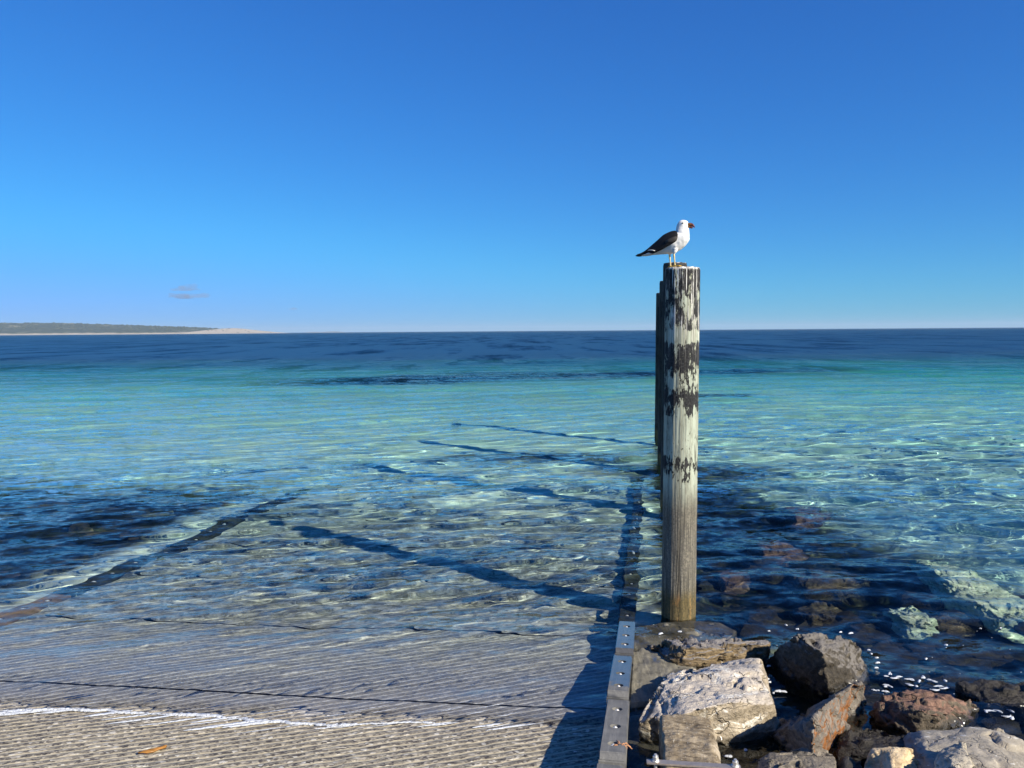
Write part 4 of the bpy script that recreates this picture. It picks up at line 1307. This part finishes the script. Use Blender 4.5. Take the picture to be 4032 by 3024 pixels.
# ------------------------------------------------------------------ seaweed on the kerb, kelp on the ramp
def tube(bm, pts, r0, r1, seg=6):
    rings = []
    for i, p in enumerate(pts):
        p = Vector(p)
        d = (Vector(pts[min(i + 1, len(pts) - 1)]) - Vector(pts[max(i - 1, 0)])).normalized()
        u = d.cross(Vector((0.13, 0.2, 1))).normalized()
        v = d.cross(u)
        r = r0 + (r1 - r0) * i / (len(pts) - 1)
        rings.append([bm.verts.new(p + (u * math.cos(2 * math.pi * k / seg) + v * math.sin(2 * math.pi * k / seg)) * r) for k in range(seg)])
    for a, b in zip(rings[:-1], rings[1:]):
        for k in range(seg):
            bm.faces.new((a[k], a[(k + 1) % seg], b[(k + 1) % seg], b[k]))
    bm.faces.new(rings[0][::-1])
    bm.faces.new(rings[-1])
def build_sprig():
    rng = random.Random(4)
    bm = bmesh.new()
    for i in range(15):
        a = rng.uniform(-0.5, 0.5) + rng.choice((0, math.pi, math.pi / 2, 0.2, -0.2))
        ln = rng.uniform(0.03, 0.075)
        pts, x, y = [], 0.0, 0.0
        for k in range(6):
            t = k / 5
            pts.append((x, y, 0.006 + 0.02 * math.sin(t * 3.1) * rng.uniform(0.5, 1.2)))
            a += rng.gauss(0, 0.25)
            x += math.cos(a) * ln / 5
            y += math.sin(a) * ln / 5
        tube(bm, pts, 0.0045, 0.0015)
    o = bm_obj('seaweed_sprig', bm, M['sprig'], smooth=True)
    p = at_z(2442, 2948, 0.29)
    o.location = p
    tag(o, 'dried orange pink sprig of seaweed lying on the nearest kerb beam', 'seaweed')
M['sprig'] = mat_plain('dried_seaweed', (0.52, 0.26, 0.13), 0.8, 0, 0.4, 60)
build_sprig()
def build_kelp():
    rng = random.Random(14)
    bm = bmesh.new()
    pts = [(656, 2944), (640, 2947), (622, 2952), (604, 2958), (588, 2962), (566, 2967), (545, 2971)]
    wid = [0.006, 0.028, 0.036, 0.032, 0.02, 0.012, 0.004]
    rows = []
    for (px, py), w_ in zip(pts, wid):
        p = at_z(px, py, 0.06)
        z = float(ramp_z(p.x, p.y)) + 0.008
        p = at_z(px, py, z)
        row = []
        for k in range(6):
            t = k / 5 * 2 - 1
            q = p + Vector((0.2, 1, 0)) * (t * w_)
            q.z = float(ramp_z(q.x, q.y)) + 0.012 + rng.uniform(-.003, .005) + 0.006 * (1 - t * t)
            row.append(bm.verts.new(q))
        rows.append(row)
    for a, b in zip(rows[:-1], rows[1:]):
        for k in range(5):
            bm.faces.new((a[k], a[k + 1], b[k + 1], b[k]))
    ex = bmesh.ops.extrude_face_region(bm, geom=bm.faces[:])
    for e in ex['geom']:
        if isinstance(e, bmesh.types.BMVert):
            e.co.z -= 0.008
    bmesh.ops.recalc_face_normals(bm, faces=bm.faces[:])
    o = bm_obj('kelp_scrap', bm, M['kelp'], smooth=True)
    tag(o, 'orange brown scrap of kelp lying on the grooved ramp', 'seaweed')
M['kelp'] = mat_plain('wet_kelp', (0.30, 0.14, 0.03), 0.4, 0, 0.6, 40)
build_kelp()

# ------------------------------------------------------------------ the gull
def mat_feather(name, col, rough=0.75, scale=60.0, var=0.2):
    m = NM(name)
    o = m.coord('Object')
    n = m.noise(m.scalev(o, (0.35, 1, 1)), scale, 4, 0.6)
    c = m.mix(n, tuple(v * (1 - var) for v in col), tuple(min(1, v * (1 + var)) for v in col))
    m.bsdf(c, rough, m.bump(n, 0.35, 0.004), spec=0.25)
    return m.m
M['white'] = mat_feather('white_plumage', (0.74, 0.73, 0.70), 0.85, 45, 0.06)
M['black'] = mat_feather('black_plumage', (0.009, 0.009, 0.010), 0.75, 70, 0.4)
M['brown_black'] = mat_feather('worn_black_plumage', (0.045, 0.040, 0.036), 0.65, 70, 0.4)
M['leg'] = mat_plain('yellow_leg_skin', (0.62, 0.50, 0.24), 0.6, 0, 0.15, 80)
M['foot'] = mat_plain('orange_yellow_web', (0.72, 0.42, 0.05), 0.55, 0, 0.15, 80)
M['bill'] = mat_plain('orange_bill', (0.17, 0.068, 0.017), 0.5, 0, 0.12, 60)
M['bill_tip'] = mat_plain('red_bill_tip', (0.085, 0.012, 0.009), 0.45, 0, 0.2, 60)
M['eye'] = mat_plain('dark_eye', (0.01, 0.01, 0.01), 0.15, 0, 0.1)
M['lids'] = mat_plain('pale_iris', (0.55, 0.5, 0.4), 0.4, 0, 0.1)
def loft(bm, secs, seg=24, caps=True):
    """secs: list of (centre, u axis, v axis, ru, rv_plus, rv_minus)"""
    rings = []
    for c, u, v, ru, rp, rm in secs:
        c, u, v = Vector(c), Vector(u).normalized(), Vector(v).normalized()
        ring = []
        for k in range(seg):
            t = 2 * math.pi * k / seg
            s, co = math.sin(t), math.cos(t)
            ring.append(bm.verts.new(c + u * (co * ru) + v * (s * (rp if s > 0 else rm))))
        rings.append(ring)
    for a, b in zip(rings[:-1], rings[1:]):
        for k in range(seg):
            bm.faces.new((a[k], a[(k + 1) % seg], b[(k + 1) % seg], b[k]))
    if caps:
        bm.faces.new(rings[0][::-1])
        bm.faces.new(rings[-1])
    return rings
def build_gull():
    root = empty('gull')
    foot_y = (0.036, -0.036)
    # torso: horizontal stations x, top z, bottom z, half width
    st = [(-0.215, .158, .126, .018), (-0.18, .185, .118, .034), (-0.14, .222, .119, .048), (-0.09, .268, .121, .062), (-0.04, .298, .122, .072), (0.0, .316, .122, .078),
          (0.04, .325, .132, .081), (0.08, .325, .156, .078), (0.115, .318, .185, .070), (0.14, .304, .215, .055), (0.155, .285, .240, .033)]
    bm = bmesh.new()
    secs = []
    for x, zt, zb, hw in st:
        zc = zb + (zt - zb) * 0.55
        secs.append(((x, 0, zc), (0, 1, 0), (0, 0, 1), hw, zt - zc, zc - zb))
    loft(bm, secs)
    # neck and head: stacked stations z, back x, front x, half width
    nk = [(.27, .02, .160, .062), (.30, .026, .160, .056), (.325, .032, .156, .049), (.345, .036, .150, .044), (.362, .039, .146, .041), (.380, .043, .148, .040), (.395, .050, .147, .038), (.408, .059, .141, .034), (.418, .070, .130, .026), (.424, .085, .116, .014)]
    secs = []
    for z, xb, xf, hw in nk:
        xc = (xb + xf) / 2
        secs.append(((xc, 0, z), (0, 1, 0), (1, 0, 0), hw, xf - xc, xc - xb))
    loft(bm, secs)
    # feathered thighs, shanks and webbed feet grow from the belly
    for k, (x, y) in enumerate(((-0.020, 0.036), (0.030, -0.036))):
        pts = [((x + .004, y, .165), .030), ((x, y, .135), .022), ((x - .006, y, .115), .0085), ((x - .004, y, .098), .0095), ((x - .003, y, .084), .0078), ((x + .001, y, .05), .0062), ((x + .003, y, .018), .0065), ((x + .004, y, .008), .008)]
        secs = [(p, (0, 1, 0), (1, 0, 0), r, r, r) for p, r in pts]
        loft(bm, secs, 14)
        fx, fy = x + .004, y
        yaw = -0.25
        toes = [(-0.42, .058), (0.0, .064), (0.42, .056)]
        ends = []
        for a, ln in toes:
            e = (fx + math.cos(a + yaw) * ln, fy + math.sin(a + yaw) * ln, .0055)
            ends.append(e)
            pp = [((fx + (e[0] - fx) * t, fy + (e[1] - fy) * t, .010 - .004 * t), .0062 - .002 * t) for t in (-.1, .3, .65, 1.0)]
            dv = Vector(e) - Vector((fx, fy, .008))
            u = dv.cross(Vector((0, 0, 1)))
            loft(bm, [(p, u, (0, 0, 1), r, r * .8, r * .8) for p, r in pp], 10)
        # web
        c = (fx - .004, fy)
        up, dn = [], []
        edge = [c, ends[0][:2], tuple((ends[0][i] * .5 + ends[1][i] * .5) * .88 + c[i] * .12 for i in (0, 1)), ends[1][:2], tuple((ends[1][i] * .5 + ends[2][i] * .5) * .88 + c[i] * .12 for i in (0, 1)), ends[2][:2]]
        up = [bm.verts.new((p[0], p[1], .0075)) for p in edge]
        dn = [bm.verts.new((p[0], p[1], .0005)) for p in edge]
        bm.faces.new(up)
        bm.faces.new(dn[::-1])
        for i in range(6):
            j = (i + 1) % 6
            bm.faces.new((up[j], up[i], dn[i], dn[j]))
        # hind toe
        loft(bm, [((fx - t * .02, fy, .012 - .004 * t), (0, 1, 0), (0, 0, 1), .004, .004, .004) for t in (0, 1)], 8)
    bmesh.ops.recalc_face_normals(bm, faces=bm.faces[:])
    tmp = bm_obj('tmp', bm, M['white'])
    md = tmp.modifiers.new('r', 'REMESH')
    md.mode = 'VOXEL'
    md.voxel_size = 0.0032
    ms = tmp.modifiers.new('s', 'SMOOTH')
    ms.iterations = 3
    me = evaluated_mesh(tmp)
    bpy.data.objects.remove(tmp)
    C, N = get_co(me), get_no(me)
    soft = sstep(C[:, 2], .13, .16)
    for _ in range(1):
        n = fbm(C * [14, 26, 14], 1.0, 3) * 0.003 * soft
        set_co(me, C + N * n[:, None])
    me.materials.clear()
    for k in ('white', 'leg', 'foot'):
        me.materials.append(M[k])
    cz = np.array([p.center.z for p in me.polygons])
    me.polygons.foreach_set('material_index', np.where(cz < .016, 2, np.where(cz < .112, 1, 0)).astype(np.int32))
    me.polygons.foreach_set('use_smooth', [True] * len(me.polygons))
    me.name = 'body'
    body = bpy.data.objects.new('body', me)
    COL.objects.link(body)
    body.parent = root
    # folded wings: shells that wrap the flank, thick, tapering to crossed tips over the tail
    for side in (1, -1):
        prof = [  # x, top z, bottom z, offset y at top, at bottom, thickness
            (0.062, .300, .262, .050, .074, .004), (0.050, .318, .236, .034, .082, .010), (0.02, .328, .214, .022, .088, .013), (-0.03, .318, .188, .014, .086, .014),
            (-0.08, .295, .163, .010, .078, .013), (-0.13, .255, .142, .008, .066, .012), (-0.17, .222, .130, .006, .054, .010), (-0.21, .190, .140, .006, .036, .008),
            (-0.25, .160, .134, .006, .022, .006), (-0.29, .138, .122, .006, .014, .005), (-0.335, .122, .114, .006, .010, .003)]
        bm = bmesh.new()
        rings = []
        nseg = 12
        for x, zt, zb, yt, yb, th in prof:
            outer, inner = [], []
            for k in range(nseg):
                t = k / (nseg - 1)
                z = zt + (zb - zt) * t
                y = yt + (yb - yt) * math.sin(t * math.pi / 2) ** 0.8
                # feather rows: small steps on the surface
                bulge = th * math.sin(math.pi * min(max(t, .08), .92)) * 0.6 + 0.0022 * math.sin(t * 18 + x * 60) + 0.001 * math.sin(x * 150)
                outer.append(Vector((x, side * (y + bulge), z)))
                inner.append(Vector((x, side * (max(y - th * 1.4, .001)), z)))
            rings.append([bm.verts.new(p) for p in outer + inner[::-1]])
        n2 = nseg * 2
        for a, b in zip(rings[:-1], rings[1:]):
            for k in range(n2):
                bm.faces.new((a[k], a[(k + 1) % n2], b[(k + 1) % n2], b[k]))
        bm.faces.new(rings[0][::-1])
        bm.faces.new(rings[-1])
        bmesh.ops.recalc_face_normals(bm, faces=bm.faces[:])
        bmesh.ops.subdivide_edges(bm, edges=bm.edges[:], cuts=1, smooth=0.6, use_grid_fill=True)
        w_ = bm_obj('wing', bm, M['black'], root, True)
        # lower wing coverts, worn brownish, set proud of the shell
        bm = bmesh.new()
        cov = [(0.060, .266, .250, .082), (0.045, .272, .228, .091), (0.015, .262, .215, .095), (-0.015, .250, .212, .093), (-0.045, .236, .210, .089)]
        rings = []
        for x, zt, zb, y in cov:
            zm, hz = (zt + zb) / 2, (zt - zb) / 2
            rings.append([bm.verts.new((x, side * (y - .004 + .009 * math.sin(t)), zm + hz * math.cos(t))) for t in np.linspace(0, 2 * math.pi, 14, endpoint=False)])
        for a, b in zip(rings[:-1], rings[1:]):
            for k in range(14):
                bm.faces.new((a[k], a[(k + 1) % 14], b[(k + 1) % 14], b[k]))
        bm.faces.new(rings[0][::-1])
        bm.faces.new(rings[-1])
        bmesh.ops.recalc_face_normals(bm, faces=bm.faces[:])
        bm_obj('wing_coverts', bm, M['brown_black'], w_, True)
        # white trailing edge below the wing tip
        bm = bmesh.new()
        tube(bm, [(-0.145, side * .068, .150), (-0.17, side * .060, .158), (-0.195, side * .048, .161), (-0.215, side * .036, .160)], .0035, .003, 8)
        bm_obj('wing_edge', bm, M['white'], w_, True)
    # tail: white fan with a dark end
    bm = bmesh.new()
    loft(bm, [((-.15, 0, .150), (0, 1, 0), (0, 0, 1), .045, .022, .026), ((-.19, 0, .138), (0, 1, 0), (0, 0, 1), .04, .014, .022), ((-.235, 0, .125), (0, 1, 0), (0, 0, 1), .037, .009, .014), ((-.275, 0, .118), (0, 1, 0), (0, 0, 1), .036, .005, .007)], 18)
    tail = bm_obj('tail', bm, M['white'], root, True)
    bm = bmesh.new()
    loft(bm, [((-.235, 0, .129), (0, 1, 0), (0, 0, 1), .038, .006, .004), ((-.272, 0, .119), (0, 1, 0), (0, 0, 1), .0385, .006, .006), ((-.305, 0, .112), (0, 1, 0), (0, 0, 1), .034, .003, .003)], 18)
    bm_obj('tail_band', bm, M['black'], tail, True)
    # bill: deep upper mandible with a hooked red tip, and lower mandible
    bm = bmesh.new()
    up = [(.128, .396, .373, .0165), (.145, .398, .371, .0155), (.162, .3975, .368, .013), (.177, .395, .366, .011), (.190, .388, .360, .009), (.199, .378, .353, .007), (.205, .364, .348, .003)]
    loft(bm, [((x, 0, (a + b) / 2), (0, 1, 0), (0, 0, 1), hw, (a - b) / 2, (a - b) / 2) for x, a, b, hw in up], 16)
    bmesh.ops.recalc_face_normals(bm, faces=bm.faces[:])
    for f in bm.faces:
        f.material_index = 1 if f.calc_center_median().x > .181 else 0
    ub = bm_obj('bill', bm, [M['bill'], M['bill_tip']], root, True)
    bm = bmesh.new()
    lo = [(.122, .374, .360, .014), (.145, .3715, .354, .013), (.165, .369, .348, .011), (.178, .366, .344, .009), (.188, .359, .348, .005)]
    loft(bm, [((x, 0, (a + b) / 2), (0, 1, 0), (0, 0, 1), hw, (a - b) / 2, (a - b) / 2) for x, a, b, hw in lo], 16)
    bmesh.ops.recalc_face_normals(bm, faces=bm.faces[:])
    for f in bm.faces:
        f.material_index = 1 if f.calc_center_median().x > .168 else 0
    bm_obj('lower_mandible', bm, [M['bill'], M['bill_tip']], ub, True)
    for side in (1, -1):
        bm = bmesh.new()
        bmesh.ops.create_uvsphere(bm, u_segments=14, v_segments=8, radius=.0068)
        e = bm_obj('eye', bm, M['eye'], root, True)
        e.location = (.100, side * .0355, .3925)
    tag(root, 'white gull with black wings, thick orange bill and yellow legs on the nearest post', 'bird')
    root.scale = (1, 1, 1)
    p = at(2645, 1050, POST_Y - 0.02)
    root.location = (p.x, p.y, 3.27 + 0.008)
    root.rotation_euler = (0, 0, R(-20))
    return root
build_gull()

# ------------------------------------------------------------------ far headland
def mat_headland():
    m = NM('headland_ground')
    p = m.pos()
    x, y, z = m.xyz(p)
    n = m.noise(m.scalev(p, (1, 1, 3)), 0.012, 6, 0.65)
    n2 = m.noise(p, 0.05, 5, 0.7)
    scrub = m.mix(n2, (0.028, 0.04, 0.026), (0.075, 0.085, 0.055))
    scrub = m.mix(m.step(n, 0.56, 0.66), scrub, (0.13, 0.13, 0.085))
    sand = m.mix(n2, (0.34, 0.29, 0.22), (0.52, 0.46, 0.37))
    # bare ground on the low right end, pale cliff along the shore
    bare = m.step(m.math('ADD', x, m.math('MULTIPLY', m.math('SUBTRACT', n, 0.5), 110.0)), -1270.0, -1235.0)
    cliff = m.math('SUBTRACT', 1.0, m.step(m.math('ADD', z, m.math('MULTIPLY', m.math('SUBTRACT', n, 0.5), 22.0)), 4.0, 9.0))
    c = m.mix(m.math('MAXIMUM', bare, m.math('MULTIPLY', cliff, 0.85)), scrub, sand)
    field = m.math('MULTIPLY', m.step(z, 30.0, 33.0), m.step(n, 0.55, 0.6))
    c = m.mix(m.math('MULTIPLY', field, 0.7), c, (0.36, 0.33, 0.24))
    m.bsdf(c, 0.95, spec=0.1)
    return m.m
M['headland'] = mat_headland()
def ridge_h(x):
    """skyline height of the headland over x at 3 km"""
    xs = [-3600, -2600, -2080, -1990, -1800, -1600, -1455, -1350, -1260, -1225, -1190, -1130, -1075, -1035, -1010, -950]
    hs = [76, 64, 56, 54, 48, 40, 33, 27, 20, 24, 21, 13, 6.5, 2.5, 0.2, -3]
    return np.interp(x, xs, hs)
def build_headland():
    xs = np.linspace(-3600, -950, 420)
    ts = np.linspace(0, 1, 34)
    XX, TT = np.meshgrid(xs, ts)
    H = ridge_h(XX)
    prof = np.where(TT < 0.06, TT / 0.06 * 0.20, 0.20 + 0.80 * np.sin((TT - 0.06) / 0.94 * math.pi / 2) ** 0.9)
    prof = np.where(TT > 0.8, prof * (1 - (TT - 0.8) * 1.5), prof)
    Y = 2880 + TT * 620 + 0.03 * (XX + 1500) + 40 * vnoise(XX * 0.004, TT * 0, TT * 0)
    Z = H * prof + 2.0 * fbm(np.stack([XX, Y, Y * 0], -1), 0.006, 4) * np.clip(H / 30, 0, 1) * (TT > 0.05)
    Z = np.where(TT == 0, -3, Z)
    P = np.stack([XX, Y, Z], -1).reshape(-1, 3)
    o = fast_grid('headland', P, len(ts), len(xs), M['headland'])
    tag(o, kind='structure')
    # scrub and low trees roughen the slope and skyline
    rng = np.random.default_rng(3)
    bm = bmesh.new()
    tri = 0
    Zr = Z
    for _ in range(1500):
        i, j = int(rng.integers(8, 30)), int(rng.integers(0, len(xs) - 12))
        if xs[j] > -1240 and rng.random() < 0.85:
            continue
        c = Vector((XX[i, j], Y[i, j], Zr[i, j]))
        if c.z < 3:
            continue
        r = float(rng.uniform(2.2, 5.0)) * (0.6 if xs[j] > -1300 else 1)
        q = bmesh.ops.create_icosphere(bm, subdivisions=1, radius=r)
        for v in q['verts']:
            v.co = Vector((v.co.x * rng.uniform(1.0, 1.8), v.co.y * 1.3, v.co.z * rng.uniform(0.6, 0.9))) + c
    s = bm_obj('coastal_scrub', bm, M['scrub'])
    tag(s, kind='stuff')
    # low hill beyond the point, farther off
    xs2 = np.linspace(-2550, -1750, 80)
    t2 = np.linspace(0, 1, 10)
    X2, T2 = np.meshgrid(xs2, t2)
    hh = 16 * np.exp(-((X2 + 2050) / 130) ** 2) + 11 * np.exp(-((X2 + 2280) / 100) ** 2)
    Z2 = -4 + hh * np.sin(T2 * math.pi)
    Y2 = 8600 + T2 * 500
    h = fast_grid('far_shore', np.stack([X2, Y2, Z2], -1).reshape(-1, 3), 10, 80, M['headland'])
    tag(h, kind='structure')
M['scrub'] = mat_plain('grey_green_scrub', (0.045, 0.055, 0.035), 0.9, 0, 0.5, 0.05)
build_headland()

# ------------------------------------------------------------------ small clouds low over the headland
def mat_cloud(name, dens):
    m = NM(name)
    v = m.n.new('ShaderNodeVolumePrincipled')
    v.inputs['Color'].default_value = (0.48, 0.52, 0.62, 1)
    v.inputs['Density'].default_value = dens
    m.l.new(v.outputs[0], m.out.inputs['Volume'])
    return m.m
M['cloud'] = mat_cloud('thin_cloud', 0.0021)
def cloud(label, blobs, Y):
    bm = bmesh.new()
    rng = random.Random(len(blobs))
    for px, py, rx, rz in blobs:
        c = at(px, py, Y)
        k = Y / FPX
        q = bmesh.ops.create_icosphere(bm, subdivisions=3, radius=1.0)
        ph = rng.random() * 10
        for v in q['verts']:
            u = 1 + 0.25 * math.sin(v.co.x * 4 + ph) + 0.18 * math.sin(v.co.z * 6 + v.co.y * 3 + ph)
            z = v.co.z if v.co.z > 0 else v.co.z * 0.5
            v.co = Vector((v.co.x * rx * k * u, v.co.y * rx * k * 0.8, z * rz * k * u)) + c
    o = bm_obj('cloud', bm, M['cloud'], smooth=True)
    tag(o, label, 'cloud', 'small clouds low in the sky')
cloud('small peaked mauve grey cloud over the headland, upper of two', [(735, 1139, 52, 12), (755, 1130, 22, 16), (700, 1142, 30, 6)], 16000)
cloud('flat mauve grey cloud just below the peaked one', [(735, 1170, 70, 11), (790, 1166, 34, 13), (690, 1166, 28, 12)], 16000)
cloud('tiny faint cloud sliver to the right of the headland point', [(1155, 1217, 26, 5)], 16000)

# ------------------------------------------------------------------ the air
def build_haze():
    bm = bmesh.new()
    bmesh.ops.create_cube(bm, size=1.0)
    lo, hi = Vector((-20000, -80, -9.5)), Vector((20000, 16000, 90))
    for v in bm.verts:
        v.co = Vector([lo[i] + (v.co[i] + 0.5) * (hi[i] - lo[i]) for i in range(3)])
    m = NM('haze_air')
    v = m.n.new('ShaderNodeVolumePrincipled')
    v.inputs['Color'].default_value = (0.62, 0.82, 1.0, 1)
    v.inputs['Density'].default_value = 0.00009
    m.l.new(v.outputs[0], m.out.inputs['Volume'])
    o = bm_obj('haze', bm, m.m)
    tag(o, kind='stuff')
build_haze()

# what lies under water receives the sunlight refracted by the waves
for o in bpy.data.objects:
    if o.type == 'MESH' and o.name.split('.')[0] in ('seabed', 'panel', 'kerb_beam', 'bolt', 'concrete_apron', 'timber_post', 'rock', 'drowned_rock', 'rubble'):
        o.cycles.is_caustics_receiver = True
